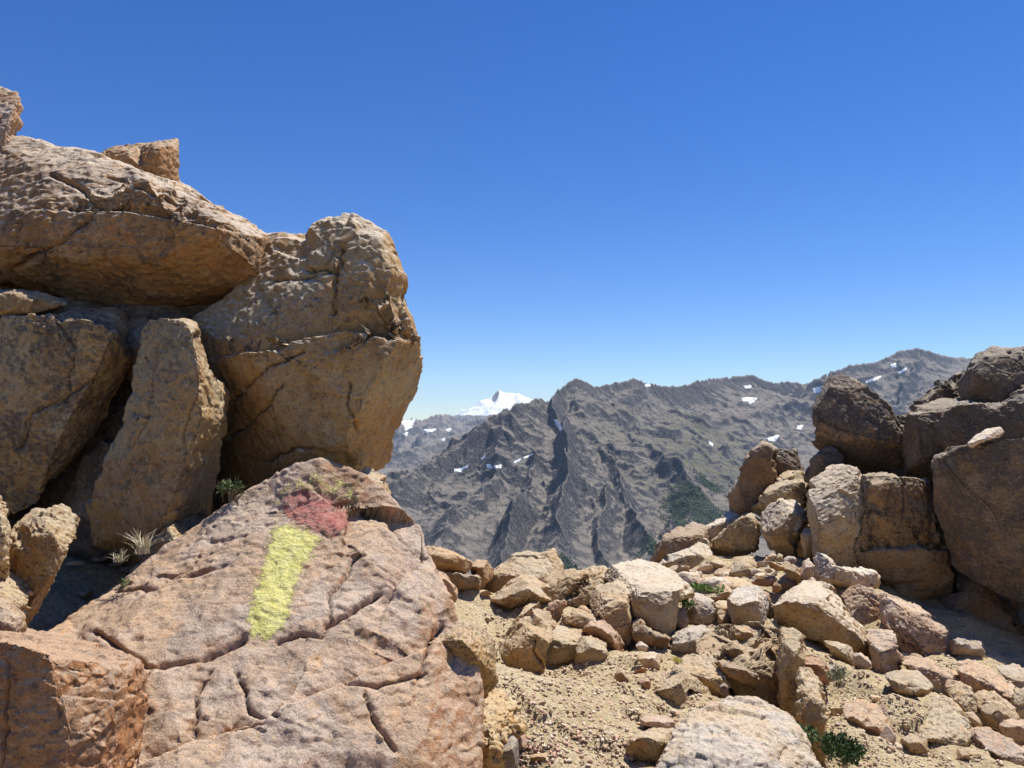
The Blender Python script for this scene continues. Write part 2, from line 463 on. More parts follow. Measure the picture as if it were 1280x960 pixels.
# ------------------------------------------------------------------ haze
def build_haze():
    m = bpy.data.materials.new("haze"); m.use_nodes = True
    n = m.node_tree.nodes; l = m.node_tree.links
    n.remove(n["Principled BSDF"])
    v = n.new("ShaderNodeVolumePrincipled")
    v.inputs['Density'].default_value = 3.3e-5
    v.inputs['Color'].default_value = (.55, .75, 1.0, 1)
    v.inputs['Anisotropy'].default_value = 0.0
    l.new(v.outputs[0], n["Material Output"].inputs['Volume'])
    lo = np.array([-17600, -17600, TV[:, 2].min() - 1.0]); hi = np.array([17600, 17600, TV[:, 2].max() + 20])
    c = np.array([[(lo, hi)[i][0], (lo, hi)[j][1], (lo, hi)[k][2]] for i in (0, 1) for j in (0, 1) for k in (0, 1)])
    f = [(0, 1, 3, 2), (4, 6, 7, 5), (0, 4, 5, 1), (2, 3, 7, 6), (0, 2, 6, 4), (1, 5, 7, 3)]
    o = link_mesh('haze', c, f, m, smooth=False)
    tag(o, kind='stuff', label='thin pale blue haze between the ledge and the mountains', cat='haze')
build_haze()

BASES = []
# ------------------------------------------------------------------ rocks
TINT = {
    'pink': (.47, .345, .262), 'rose': (.465, .325, .245), 'tan': (.45, .355, .225), 'ochre': (.41, .305, .170), 'rust': (.40, .235, .135),
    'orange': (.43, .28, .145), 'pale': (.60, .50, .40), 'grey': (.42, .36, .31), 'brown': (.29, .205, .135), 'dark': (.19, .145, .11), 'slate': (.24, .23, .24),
}
def seg_dist(x, y, poly):
    """distance to a polyline and the side (+ is right of its direction), in pixels"""
    best = np.full(len(x), 1e9); side = np.zeros(len(x))
    for (x0, y0), (x1, y1) in zip(poly[:-1], poly[1:]):
        dx, dy = x1 - x0, y1 - y0
        t = np.clip(((x - x0) * dx + (y - y0) * dy) / (dx * dx + dy * dy), 0, 1)
        ex, ey = x - x0 - t * dx, y - y0 - t * dy
        d = np.hypot(ex, ey); m = d < best
        best[m] = d[m]; side[m] = np.sign(dx * ey - dy * ex)[m]
    return best, side

def smooth_pts(V, E, it, lam=.5):
    n = len(V); deg = np.bincount(E.ravel(), minlength=n).astype(float)[:, None]
    for _ in range(it):
        S = np.empty_like(V)
        for c in range(3):
            S[:, c] = np.bincount(E[:, 0], V[E[:, 1], c], n) + np.bincount(E[:, 1], V[E[:, 0], c], n)
        V = V + lam * (S / np.maximum(deg, 1) - V)
    return V

def chip(co, no, rs, K, Rr, depth, joints):
    """knock flat fracture faces into whatever stands proud, mostly along the rock's own joints"""
    nv = len(co)
    view = co - np.array([0, 0, CAMZ]); fr = (no * view).sum(1) < -.30 * np.linalg.norm(view, axis=1)
    cand = np.where(fr)[0]
    if len(cand) < 30: return co
    co = co.copy()
    for i in cand[rs.integers(0, len(cand), K)]:
        jd = joints @ no[i]; j = joints[np.argmax(np.abs(jd))] * np.sign(jd[np.argmax(np.abs(jd))])
        n = no[i] * .6 + j * rs.uniform(.1, 1.0) + rs.normal(size=3) * .12; n /= np.linalg.norm(n)
        if n @ view[i] > -.2 * np.linalg.norm(view[i]): continue
        r_ = Rr * rs.uniform(.6, 1.3)
        p = co[i] - n * depth * rs.uniform(.4, 1.3)
        d = co - p; r2 = (d * d).sum(1); m = np.where(r2 < r_ * r_)[0]
        if len(m) < 6: continue
        h = d[m] @ n
        hm = h.max(); lim = depth * rs.uniform(.7, 1.5)
        if hm > lim: h = h - (hm - lim)
        rim = r2[m] > (.8 * r_) ** 2
        if rim.sum() and (h[rim] > 0).mean() > .12: continue
        a = m[h > 0]
        co[a] -= h[h > 0][:, None] * n * .94
    return co

NROCK = 0
def rock(name, label, pts, d, inner=None, thick=None, tint='tan', lichen=.2, br=.38, lean=.9, under=.12, bulge=.22,
         rough=1.0, marks=(), cat=None, group=None, res=1.0, maxv=60000, bleach=False, side=.25, smooth=1, fine=1.0, base=True, chips=1.0):
    """pts: outline in photo pixels (x, y[, extra depth in m]); inner: points of the visible face (x, y, extra depth)"""
    global NROCK
    NROCK += 1
    rs = np.random.default_rng(1000 + NROCK)
    O = np.array([(p[0], p[1]) for p in pts], float)
    _c = O.mean(0); _h = np.maximum(np.ptp(O, axis=0) / 2, 3); O = _c + (O - _c) * (1 + np.minimum(.07, 4.0 / _h))
    W = np.ptp(O[:, 0]) * d / F; H = np.ptp(O[:, 1]) * d / F
    y0 = O[:, 1].min(); yh = max(np.ptp(O[:, 1]), 1); cx, cy = O.mean(0); wh = max(np.ptp(O[:, 0]) / 2, 1)
    def D(x, y):
        yr = (y - y0) / yh
        return np.where(yr < br, lean * H * (br - yr) / max(br, .01), under * H * (yr - br) / (1 - br)) + side * W * (np.abs(x - cx) / wh) ** 2 * .5
    od = np.array([p[2] if len(p) > 2 else float(D(p[0], p[1])) for p in pts])
    if inner is None:
        I = []
        for s, bb in ((.58, .7), (.2, 1.1)):
            for k in range(len(O)):
                if (k + (s < .5)) % 2: continue
                q = np.array([cx, cy]) + (O[k] - [cx, cy]) * (s + rs.uniform(-.2, .2))
                I.append((q[0], q[1], float(D(q[0], q[1])) - bulge * bb * min(W, H) * rs.uniform(.3, 1.5)))
    else:
        I = list(inner)
    I = np.array(I, float).reshape(-1, 3)
    A2 = np.vstack([O, I[:, :2]]); AD = np.concatenate([od, I[:, 2]])
    n = len(O)
    res_ = delaunay_2d_cdt([Vector(v) for v in A2], [], [list(range(n))], 1, 1e-4)
    v2 = np.array([tuple(v) for v in res_[0]])
    dep = np.empty(len(v2))
    for i, src in enumerate(res_[3]):
        dep[i] = AD[src[0]] if len(src) else AD[np.argmin(np.hypot(*(A2 - v2[i]).T))]
    if base:
        for (bx, by), bd in zip(O, od):
            if by > y0 + .86 * yh: BASES.append(tuple(P(bx, by - 2, d + bd)))
    V = [tuple(q) for q in P(v2[:, 0], v2[:, 1], d + dep)]
    faces = [tuple(f) for f in res_[2]]
    # the sides and the back: the outline swept away from the viewer and drawn together
    t = thick if thick else max(.5 * (W + H), .05)
    ring0 = []
    for k in range(n):
        ring0.append(int(np.argmin(np.hypot(v2[:, 0] - O[k, 0], v2[:, 1] - O[k, 1]))))
    base = len(V)
    md = float(np.mean(od))
    r1 = P(cx + (O[:, 0] - cx) * .97, cy + (O[:, 1] - cy) * .97, d + od + .4 * t * np.where(od < md + .3 * t, 1, .5))
    r2 = P(cx + (O[:, 0] - cx) * .66, cy + (O[:, 1] - cy) * .66, d + np.full(n, md) * .5 + np.maximum(od, md) * .5 + t)
    V += [tuple(q) for q in r1] + [tuple(q) for q in r2]
    V.append(tuple(r2.mean(0) + np.array([0, .1 * t, 0])))
    for k in range(n):
        j = (k + 1) % n
        a0, a1 = ring0[k], ring0[j]; b0, b1 = base + k, base + j; c0, c1 = base + n + k, base + n + j
        faces += [(a0, a1, b1), (a0, b1, b0), (b0, b1, c1), (b0, c1, c0), (c0, c1, base + 2 * n)]
    me = bpy.data.meshes.new("tmp"); me.from_pydata(V, [], faces); me.update()
    tmp = bpy.data.objects.new("tmp", me); COL.objects.link(tmp)
    vox = max(d * .0017 / res, math.sqrt(2 * (W * H + W * t + H * t) / maxv))
    md_ = tmp.modifiers.new("r", 'REMESH'); md_.mode = 'VOXEL'; md_.voxel_size = vox
    dg = bpy.context.evaluated_depsgraph_get()
    m2 = bpy.data.meshes.new_from_object(tmp.evaluated_get(dg))
    bpy.data.objects.remove(tmp); bpy.data.meshes.remove(me)
    nv = len(m2.vertices)
    co = np.empty(nv * 3, np.float32); m2.vertices.foreach_get('co', co); co = co.reshape(-1, 3).astype(float)
    E = np.empty(len(m2.edges) * 2, np.int32); m2.edges.foreach_get('vertices', E); E = E.reshape(-1, 2)
    co = smooth_pts(co, E, 1)
    m2.vertices.foreach_set('co', co.astype(np.float32).ravel()); m2.update()
    no = np.empty(nv * 3, np.float32); m2.vertex_normals.foreach_get('vector', no); no = no.reshape(-1, 3).astype(float)
    S = min(W, H, t * 1.5)
    q = co + NROCK * 3.71
    # tilt the joints a little so that cracks run in one direction within a rock
    ang = rs.uniform(-.6, .6); ca, sa = math.cos(ang), math.sin(ang)
    qr = np.stack([q[:, 0] * ca + q[:, 2] * sa, q[:, 1], (-q[:, 0] * sa + q[:, 2] * ca) * 1.7], -1)
    joints = np.array([[ca, 0, sa], [-sa, .35, ca], [.2, 1, -.1], [.7, .6, .4]]); joints /= np.linalg.norm(joints, axis=1)[:, None]
    co = co + no * (rough * (.09 * S * facet3(qr / (.50 * S), NROCK) + .06 * S * fbm3(qr / (.42 * S), 2, NROCK) + .045 * S * facet3(qr / (.21 * S), NROCK + 50)) + .012 * S * fine * fbm3(q / (.3 * S), 2, 3) + .008 * S)[:, None]
    m2.vertices.foreach_set('co', co.astype(np.float32).ravel()); m2.update()
    m2.vertex_normals.foreach_get('vector', nb_ := np.empty(nv * 3, np.float32)); no = nb_.reshape(-1, 3).astype(float)
    cf = min(1.6, .45 + rough)
    co = chip(co, no, rs, int(30 * chips), .95 * S, .115 * S * cf, joints)
    co = chip(co, no, rs, int(70 * chips), .40 * S, .035 * S * cf, joints)
    if S > 14 * vox: co = chip(co, no, rs, int(170 * chips), .18 * S, .012 * S * cf, joints)
    m2.vertices.foreach_set('co', co.astype(np.float32).ravel()); m2.update()
    m2.vertex_normals.foreach_get('vector', nb_); no = nb_.reshape(-1, 3).astype(float)
    disp = np.zeros(nv)
    s2 = min(S, .5)
    disp += fine * .007 * min(1, S / .3) * facet3(qr / (.10 * max(s2, .12)), NROCK + 9)
    if S > 8 * vox:
        disp += fine * (.0045 * fbm3(q / .05, 2, 6))
    if len(marks):
        x, y, _ = to_px(co)
        view = co - np.array([0, 0, CAMZ]); view /= np.linalg.norm(view, axis=1)[:, None]
        front = np.clip(-(no * view).sum(1) * 4, 0, 1)
        wob = 5 * fbm3(q * 5, 3, 12) + 1.6 * fbm3(q * 26, 2, 13)
        for kind, w, amt, poly in marks:
            dist, sd_ = seg_dist(x + wob, y + .6 * wob[::-1] * 0 + wob * .5, poly)
            if kind == 'g':      # a crack
                disp -= front * amt * np.exp(-(dist / (w * .45)) ** 1.2) * (1 + .35 * vnoise3(q * 12, 4))
            else:                # a step: the right-hand side of the line is set back, fading over w pixels
                disp -= front * amt * np.where(sd_ > 0, 1, 0) * np.exp(-dist / w)
    co2 = co + no * disp[:, None]
    co2 = smooth_pts(co2, E, smooth, .2)
    x_, y_ = co2[:, 0].mean(), co2[:, 1].mean()
    org = np.array([x_, y_, co2[:, 2].min()])
    m2.vertices.foreach_set('co', (co2 - org).astype(np.float32).ravel())
    m2.name = name
    m2.polygons.foreach_set('use_smooth', np.ones(len(m2.polygons), bool))
    m2.update()
    m2.materials.clear(); m2.materials.append(M_ROCK_SUNTOP if bleach else M_ROCK)
    o = bpy.data.objects.new(name, m2); COL.objects.link(o)
    o.location = Vector(org)
    tc = TINT[tint] if isinstance(tint, str) else tint
    j = rs.uniform(.93, 1.07)
    o.color = (tc[0] * j, tc[1] * j, tc[2] * j, lichen)
    tag(o, label, cat or ('boulder' if name == 'boulder' else 'rock'), group)
    return o

_rock = rock
def rock(*a, **k):
    k.setdefault('base', False); return _rock(*a, **k)
# ---- left outcrop
cap = rock('boulder', 'huge rust-brown capstone boulder lying across the top of the left outcrop', 
     [(-70, 175, .8), (0, 183, .8), (30, 178, .85), (75, 190, .8), (110, 195, .8), (160, 213, .75), (225, 235, .7), (270, 260, .65), (318, 286, .6), (345, 305, .55), (348, 328, .45), (332, 355, .35), (300, 377, .45), (255, 399, .5), (215, 396, .55), (160, 389, .5), (100, 376, .5), (50, 362, .5), (0, 350, .5), (-70, 348, .5)],
     3.75, inner=[(0, 222, .35), (45, 222, .3), (82, 258, .10), (112, 260, .10), (152, 256, .05), (200, 242, .12), (250, 270, .10), (280, 278, .12), (318, 296, .25),
                  (10, 255, .12), (60, 290, .05), (110, 275, .0), (160, 280, -.02), (220, 290, .0), (280, 315, .12), (0, 310, .12), (90, 340, .12), (160, 350, .12), (230, 350, .14), (290, 345, .22), (-40, 300, .1)],
     thick=1.3, tint=(.44, .275, .135), bleach=True, lichen=.5, rough=.3, maxv=110000,
     marks=[('g', 5, .05, [(150, 258), (118, 262), (90, 285), (60, 312), (20, 335)]), ('g', 4, .04, [(60, 215), (100, 232), (120, 258)]), ('g', 4, .03, [(130, 215), (165, 228), (215, 250)]), ('s', 30, .05, [(245, 280), (150, 262), (90, 262)])])
rock('boulder', 'pinkish lumpy boulder at the top left corner above the capstone', [(-60, 105), (-5, 112), (14, 120), (24, 134), (20, 152), (10, 168), (12, 180), (21, 192), (18, 208), (-5, 222), (-60, 235)], 4.5, tint='pink', lichen=.15, rough=.7, thick=.7, br=.3, lean=.5)
rock('rock', 'small brown block perched on the skyline behind the capstone', [(128, 194), (145, 186), (175, 182), (200, 177), (219, 176), (220, 192), (222, 240), (190, 245), (150, 235), (125, 215)], 4.9, inner=[(150, 192, -.03), (195, 186, -.05), (212, 186, .02), (180, 215, -.06), (212, 225, .0), (145, 215, 0)], thick=.35, tint='orange', lichen=.3, rough=.35)
big = rock('boulder', 'tall leaning boulder with a hump on top, right end of the left outcrop',
     [(335, 300, .75), (362, 299, .75), (383, 301, .7), (387, 288, .6), (402, 277, .6), (430, 273, .65), (455, 284, .65), (479, 297, .6), (486, 322, .55), (498, 347, .5), (496, 375, .45), (509, 402, .42), (515, 430, .4), (519, 455, .4), (515, 487, .42), (500, 522, .48), (486, 560, .55), (470, 598, .6), (440, 625, .7), (340, 650, .75), (262, 650, .8), (262, 600, .75), (266, 560, .7), (262, 500, .65), (240, 440, .65), (245, 400, .6), (285, 370, .55), (318, 340, .6)],
     3.55, inner=[(307, 378, .48), (320, 432, .06), (360, 424, -.02), (399, 415, -.06), (418, 390, .06), (466, 369, .04), (487, 342, .35), (385, 340, .50), (418, 338, .42), (405, 300, .45), (432, 312, .36), (425, 285, .42), (470, 305, .42), (350, 340, .58), (355, 385, .30), (385, 385, .22), (445, 345, .24),
                  (300, 450, .22), (340, 460, .14), (400, 440, .06), (440, 418, .02), (500, 424, .18), (450, 425, .13), (490, 445, .16), (470, 470, .12), (430, 480, .06), (370, 500, .14), (310, 520, .28), (300, 580, .42), (370, 570, .26), (430, 550, .18), (480, 520, .28), (465, 560, .34), (340, 620, .5), (410, 600, .42), (285, 480, .45)],
     thick=1.1, tint='ochre', bleach=True, lichen=.36, rough=.34, chips=.4, maxv=110000,
     marks=[('g', 4, .06, [(432, 312), (418, 345), (415, 375), (414, 388)]), ('g', 4, .05, [(385, 338), (405, 334), (418, 338)]), ('s', 26, .07, [(480, 418), (440, 412), (400, 418), (350, 432), (310, 440)]), ('g', 3.5, .04, [(345, 350), (390, 345), (418, 335)]), ('g', 4, .035, [(290, 500), (330, 460), (380, 440)]),
            ('g', 4, .04, [(285, 545), (330, 510), (350, 480)]), ('s', 22, .05, [(505, 425), (470, 420), (440, 432)]), ('g', 4, .04, [(330, 580), (370, 560), (430, 570)]), ('g', 3, .03, [(440, 480), (435, 510), (450, 540)])])
rock('boulder', 'broad dark blotched slab under the left end of the capstone', [(-70, 385), (0, 392), (40, 384), (90, 379), (148, 388), (158, 418), (155, 468), (141, 510), (126, 550), (92, 588), (52, 612), (12, 642), (-70, 690)], 3.45,
     inner=[(0, 420, .02), (90, 410, 0), (140, 420, .05), (60, 480, -.08), (120, 490, .03), (0, 500, -.05), (70, 545, 0), (20, 580, .05), (100, 560, .1), (-40, 600, .1)], thick=.6, tint='ochre', lichen=.6, rough=.3, maxv=70000,
     marks=[('g', 4, .035, [(20, 560), (45, 520), (80, 495), (130, 470)]), ('g', 4, .02, [(75, 400), (95, 440), (80, 500)])])
rock('rock', 'thin wedge stone squeezed beneath the capstone at the left edge', [(-40, 356), (5, 364), (50, 368), (80, 379), (40, 392), (-40, 396)], 3.8, tint='ochre', lichen=.3, thick=.4, rough=.5)
rock('boulder', 'tall upright tan slab standing beneath the capstone with a sunlit right rim',
     [(186, 398, .2), (215, 400, .2), (243, 405, .25), (250, 440, .2), (252, 468, .15), (262, 470, .3), (279, 478, .35), (284, 496, .35), (277, 516, .35), (275, 560, .35), (268, 600, .4), (266, 642, .45), (225, 690, .3), (180, 705, .15), (140, 705, .15), (108, 690, .1), (116, 640, .1), (131, 590, .1), (152, 540, .12), (167, 490, .15), (168, 440, .2)],
     3.35, inner=[(210, 430, .05), (235, 480, 0), (255, 500, .03), (262, 540, .05), (255, 590, .05), (245, 640, .08), (200, 500, -.02), (180, 560, -.03), (220, 570, -.05), (150, 620, -.02), (200, 640, -.04), (150, 670, 0), (190, 440, .1)],
     thick=.5, tint='ochre', lichen=.38, rough=.35, maxv=70000, marks=[('g', 3.5, .03, [(250, 470), (262, 490), (268, 510)]), ('g', 3, .02, [(240, 500), (228, 560), (235, 610)]), ('g', 3, .02, [(200, 430), (185, 500), (165, 560)])])
rock('rock', 'dark stone wedged high in the gap between the two left slabs', [(158, 405), (178, 400), (192, 410), (188, 440), (175, 480), (160, 470), (156, 430)], 3.95, tint='brown', lichen=.5, thick=.5)
rock('rock', 'leaning wedge with a sunlit right face below the broad dark slab', [(44, 641), (75, 635), (93, 650), (86, 676), (75, 702), (52, 745), (32, 785), (2, 775), (0, 720), (8, 690), (22, 660)], 2.75, inner=[(60, 650, 0), (62, 690, -.06), (45, 740, -.05), (20, 770, -.03), (30, 700, 0), (78, 655, .08)], thick=.3, tint='ochre', lichen=.25, rough=.5)
rock('rock', 'sunlit pale stone cut off by the left edge beside the leaning wedge', [(-50, 600), (-5, 615), (4, 640), (13, 665), (8, 700), (0, 722), (-50, 740)], 2.6, tint='tan', lichen=.1, thick=.3)
rock('rock', 'flat tan ledge stone at the left edge under the pale stone', [(-50, 712), (10, 716), (37, 713), (40, 735), (28, 762), (14, 790), (-50, 795)], 2.55, tint='tan', lichen=.1, thick=.35, br=.5)
rock('rock', 'small pink stone at the left edge just above the rust block', [(-50, 748), (0, 752), (18, 768), (26, 785), (10, 800), (-50, 805)], 2.3, tint='pink', lichen=.1, thick=.3, br=.7)
rock('rock', 'low rubble stone lying between the tall slab and the painted rock', [(178, 694), (195, 672), (225, 650), (252, 635), (262, 642), (245, 660), (215, 684), (190, 706)], 3.35, tint='tan', lichen=.15, thick=.4, br=.75, rough=1.2)
rock('rock', 'sunlit shelf of rock along the upper left edge of the painted rock', [(120, 770), (130, 745), (160, 722), (200, 700), (215, 690), (215, 720), (170, 770), (130, 800)], 3.05, tint='tan', lichen=.12, thick=.4, br=.8, rough=.7)

painted = rock('boulder', 'big sloping pink rock carrying the yellow and red paint mark',
     [(372, 585, .55), (400, 578, .55), (425, 586, .55), (452, 597, .5), (475, 612, .5), (500, 640, .45), (522, 663, .38), (528, 692, .3), (543, 718, .25), (558, 748, .15), (567, 775, .1), (580, 800, .05), (596, 850, -.1), (600, 870, -.12), (597, 960, -.35), (597, 1050, -.5), (160, 1050, -.95), (165, 940, -.72), (165, 850, -.5), (110, 830, -.3), (58, 797, -.15), (95, 772, .0), (150, 737, .2), (185, 703, .32), (222, 678, .4), (262, 650, .48), (300, 625, .53), (340, 602, .55)],
     2.95, inner=[(400, 620, .38), (440, 640, .33), (350, 630, .4), (395, 660, .27), (440, 670, .24), (300, 700, .1), (430, 700, .16), (500, 680, .25), (500, 710, .12), (350, 760, -.12), (250, 780, -.22), (150, 800, -.28), (450, 770, -.1), (470, 740, .02), (540, 790, -.06), (300, 800, -.24), (300, 850, -.42), (220, 840, -.42), (450, 860, -.36), (540, 870, -.28), (250, 920, -.62), (400, 940, -.58), (520, 950, -.48), (190, 930, -.7), (400, 800, -.22), (200, 720, .15), (260, 670, .33), (350, 880, -.52), (480, 820, -.22)],
     thick=.7, tint='rose', lichen=.10, rough=.05, maxv=190000, res=1.3, fine=.9, chips=.10,
     marks=[('g', 7, .055, [(262, 824), (285, 812), (305, 800)]), ('g', 4, .03, [(120, 790), (180, 832), (262, 826)]), ('g', 5, .06, [(411, 778), (430, 768), (455, 752), (474, 742)]), ('g', 3, .03, [(412, 776), (410, 745), (440, 700), (455, 690)]),
            ('s', 20, .05, [(440, 630), (400, 622), (352, 642)]), ('s', 18, .05, [(432, 672), (438, 645), (415, 628)]), ('s', 26, .05, [(560, 790), (520, 815), (470, 830), (430, 850), (380, 870)]), ('g', 4, .035, [(345, 800), (375, 790), (405, 795), (411, 778)]),
            ('s', 22, .05, [(360, 862), (340, 890), (330, 905), (290, 915)]), ('s', 20, .045, [(300, 905), (235, 925), (190, 948)]), ('g', 4, .03, [(455, 868), (470, 900), (500, 940)]), ('g', 4, .04, [(270, 840), (250, 870), (245, 910)]),
            ('g', 3, .025, [(430, 850), (470, 858), (530, 840)]), ('s', 15, .03, [(520, 690), (480, 650), (430, 640)]), ('g', 4, .03, [(300, 840), (310, 880), (345, 895)]), ('g', 3, .02, [(150, 740), (200, 735), (240, 700)]), ('s', 18, .04, [(528, 700), (500, 720), (490, 750)]), ('g', 4, .03, [(560, 780), (540, 800), (520, 850)])])
rock('rock', 'rugged tan knob behind the right shoulder of the painted rock', [(440, 600), (462, 590), (476, 594), (486, 612), (489, 632), (486, 648), (470, 650), (450, 630)], 3.55, tint='tan', lichen=.15, thick=.3, br=.5)
rock('boulder', 'ochre block with a dark undercut at the right side of the painted rock', [(528, 852, .12), (535, 830, .08), (552, 800, .1), (562, 785, .18), (592, 780, .25), (612, 792, .25), (616, 815, .22), (618, 850, .25), (604, 872, .3), (597, 862, .22), (590, 846, .16), (560, 842, .16)], 2.75, inner=[(560, 822, 0), (590, 815, .0), (606, 822, .08), (580, 800, .08), (600, 840, .08), (545, 838, .04)], thick=.35, tint='ochre', lichen=.12, rough=.55)
rock('boulder', 'rust-brown block with a flat sunlit top in the bottom left corner', [(-70, 780, .5), (15, 785, .5), (60, 798, .45), (110, 806, .42), (172, 830, .35), (179, 850, .3), (174, 880, .2), (174, 960, .15), (174, 1050, .1), (-70, 1050, 0)], 2.05,
     inner=[(-40, 806, .0), (0, 810, 0), (60, 826, .02), (120, 838, .05), (166, 854, .10), (160, 900, .04), (162, 1000, .0), (90, 900, -.03), (20, 900, -.04), (90, 1000, -.08), (10, 1000, -.08)], thick=.5, tint='rust', lichen=.32, rough=.22, maxv=80000, marks=[('g', 3, .02, [(15, 830), (10, 880), (0, 960)])])

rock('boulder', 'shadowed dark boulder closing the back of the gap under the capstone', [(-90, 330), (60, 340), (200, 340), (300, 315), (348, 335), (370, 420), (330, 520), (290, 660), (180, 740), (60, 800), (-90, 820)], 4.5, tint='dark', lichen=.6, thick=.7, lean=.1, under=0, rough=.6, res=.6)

rock = _rock

# ---- the rocks of the ledge, from the back to the front
def T(crop, pts):
    """points read off an enlarged view: (x origin, y origin, scale)"""
    ox, oy, s = crop
    return [(ox + p[0] / s, oy + p[1] / s) + tuple(p[2:]) for p in pts]
C1 = (520, 660, 3.2); C2 = (780, 640, 4.365); C3 = (980, 640, 3.0); C4 = (760, 780, 4.267); C5 = (880, 540, 4.361); C7 = (820, 420, 2.783)

R_ = rock
# middle of the ledge
R_('rock', 'flat-topped slab with an orange front, first beyond the painted rock', T(C1, [(28, 85), (60, 80), (110, 88), (185, 118), (220, 140), (212, 165), (180, 190), (120, 180), (60, 140), (30, 120)]), 7.0, tint='orange', lichen=.12, br=.35, thick=.5, rough=.6)
R_('rock', 'dark brown stone under the flat-topped orange-fronted slab', T(C1, [(110, 182), (180, 190), (250, 195), (252, 240), (200, 262), (150, 262), (110, 230)]), 6.9, tint='brown', lichen=.45, br=.15, thick=.5)
R_('rock', 'rounded orange stone right of the flat-topped slab on the rim', T(C1, [(215, 145), (250, 130), (280, 140), (307, 175), (300, 200), (262, 240), (248, 245), (235, 190)]), 7.2, tint='orange', lichen=.15, br=.2, thick=.5)
R_('rock', 'reddish block tucked against the right shoulder of the painted rock', T(C1, [(72, 205), (95, 180), (150, 230), (160, 255), (150, 290), (132, 312), (100, 270)]), 6.1, tint='rust', lichen=.2, br=.15, thick=.4)
R_('boulder', 'sunlit pyramid-shaped boulder on the rim beside the drop', T(C1, [(252, 268, .1), (300, 200, .2), (360, 140, .4), (400, 105, .5), (450, 92, .5), (490, 105, .5), (545, 95, .5), (580, 140, .45), (587, 200, .3), (540, 220, .1), (420, 215, 0), (320, 265, 0)]), 7.4,
   inner=T(C1, [(330, 178, .0), (430, 175, -.02), (400, 200, .0), (480, 150, .2), (520, 180, .1), (350, 220, -.02)]), tint='tan', lichen=.1, thick=.7, rough=.6)
R_('rock', 'pale-topped rock with a dark overhanging front before the pyramid-shaped boulder', T(C1, [(305, 290, .05), (340, 250, .3), (420, 195, .5), (470, 195, .5), (520, 240, .3), (540, 290, .15), (520, 310, .15), (450, 295, .12), (370, 325, .12), (320, 305, .1)]), 6.8,
   inner=T(C1, [(330, 288, -.02), (400, 262, .0), (470, 240, .02), (520, 280, .0), (430, 275, 0)]), tint='tan', lichen=.1, thick=.5, rough=.6)
R_('rock', 'long thin slab standing on edge in front of the dark-fronted rock', T(C1, [(330, 445), (380, 390), (440, 320), (480, 288), (515, 300), (500, 330), (440, 375), (400, 420), (350, 470)]), 6.3, tint='tan', lichen=.12, br=.8, thick=.4, rough=.5)
R_('boulder', 'large wedge-shaped boulder with a shaded triangular face beside the path', T(C1, [(315, 525, .1), (340, 480, .15), (380, 425, .35), (430, 372, .5), (480, 340, .55), (530, 335, .55), (555, 370, .45), (552, 430, .3), (520, 480, .12), (522, 590, .1), (470, 605, 0), (400, 590, 0), (350, 590, .02)]), 5.5,
   inner=T(C1, [(370, 470, .02), (390, 420, .12), (470, 400, .18), (480, 450, .0), (430, 510, -.06), (500, 520, .02), (390, 550, -.04), (440, 420, .1)]), tint='ochre', lichen=.15, thick=.6, rough=.6, marks=[('g', 3, .05, [(670, 800), (668, 815), (684, 835)])])
R_('boulder', 'squat tan boulder right of the large wedge-shaped boulder', T(C1, [(528, 420), (570, 385), (620, 400), (670, 430), (690, 480), (650, 540), (560, 565), (520, 540), (520, 480)]), 5.75, tint='tan', lichen=.15, thick=.5, br=.5, rough=1)
R_('rock', 'rounded rust-edged stone at the head of the path', T(C1, [(645, 500), (660, 440), (720, 445), (755, 470), (765, 530), (720, 542), (645, 545)]), 5.6, tint='ochre', lichen=.2, thick=.4, br=.4)
R_('rock', 'dark red-brown pyramid rock leaning at the back of the path', T(C1, [(665, 408, .1), (700, 390, .2), (755, 368, .25), (800, 420, .25), (825, 465, .25), (820, 510, .2), (770, 495, .1), (720, 450, .05)]), 5.8, inner=T(C1, [(740, 420, -.03), (780, 460, -.02), (700, 415, 0)]), tint='rust', lichen=.25, thick=.4, rough=.5)
R_('boulder', 'cracked slab of tan rock lying across the middle of the rim', T(C1, [(495, 230), (540, 200), (600, 190), (680, 180), (745, 170), (760, 220), (720, 280), (650, 320), (590, 300), (530, 290)]), 6.9, tint='tan', lichen=.2, thick=.7, br=.7, rough=1.2, marks=[('g', 4, .1, [(705, 750), (722, 738), (735, 722)])])
R_('rock', 'small reddish wedge between the cracked slab and the wedge-shaped boulder', T(C1, [(520, 320), (560, 290), (605, 295), (590, 340), (560, 370), (530, 345)]), 6.3, tint='rust', lichen=.1, thick=.3)
R_('rock', 'low flat brown rock sunk in dirt behind the dark pyramid rock', T(C1, [(590, 350), (640, 330), (700, 340), (765, 345), (740, 380), (690, 400), (640, 390), (600, 380)]), 6.2, tint='tan', lichen=.15, thick=.3, br=.7)
R_('boulder', 'tall ribbed tan boulder left of the smooth dark-fronted one', T(C1, [(690, 300), (720, 240), (780, 215), (850, 190), (865, 250), (862, 350), (855, 440), (830, 495), (800, 460), (765, 370), (720, 330)]), 6.1, tint='tan', lichen=.2, thick=.6, br=.55, rough=1)
R_('boulder', 'big smooth boulder with pale sunlit top and shaded brown front on the rim',
   [(752, 715, .6), (772, 698, .75), (796, 691, .8), (814, 698, .8), (836, 711, .7), (858, 732, .5), (863, 744, .3), (843, 749, .15), (840, 786, .15), (836, 808, .15), (815, 800, .1), (790, 790, .1), (786, 765, .1), (787, 742, .15), (765, 735, .35)], 6.1,
   inner=[(790, 742, .02), (800, 730, .05), (820, 722, .08), (842, 732, .1), (800, 712, .4), (825, 745, -.02), (805, 770, -.02), (828, 775, .02)], bleach=True, tint='tan', lichen=.16, thick=.9, rough=.35)
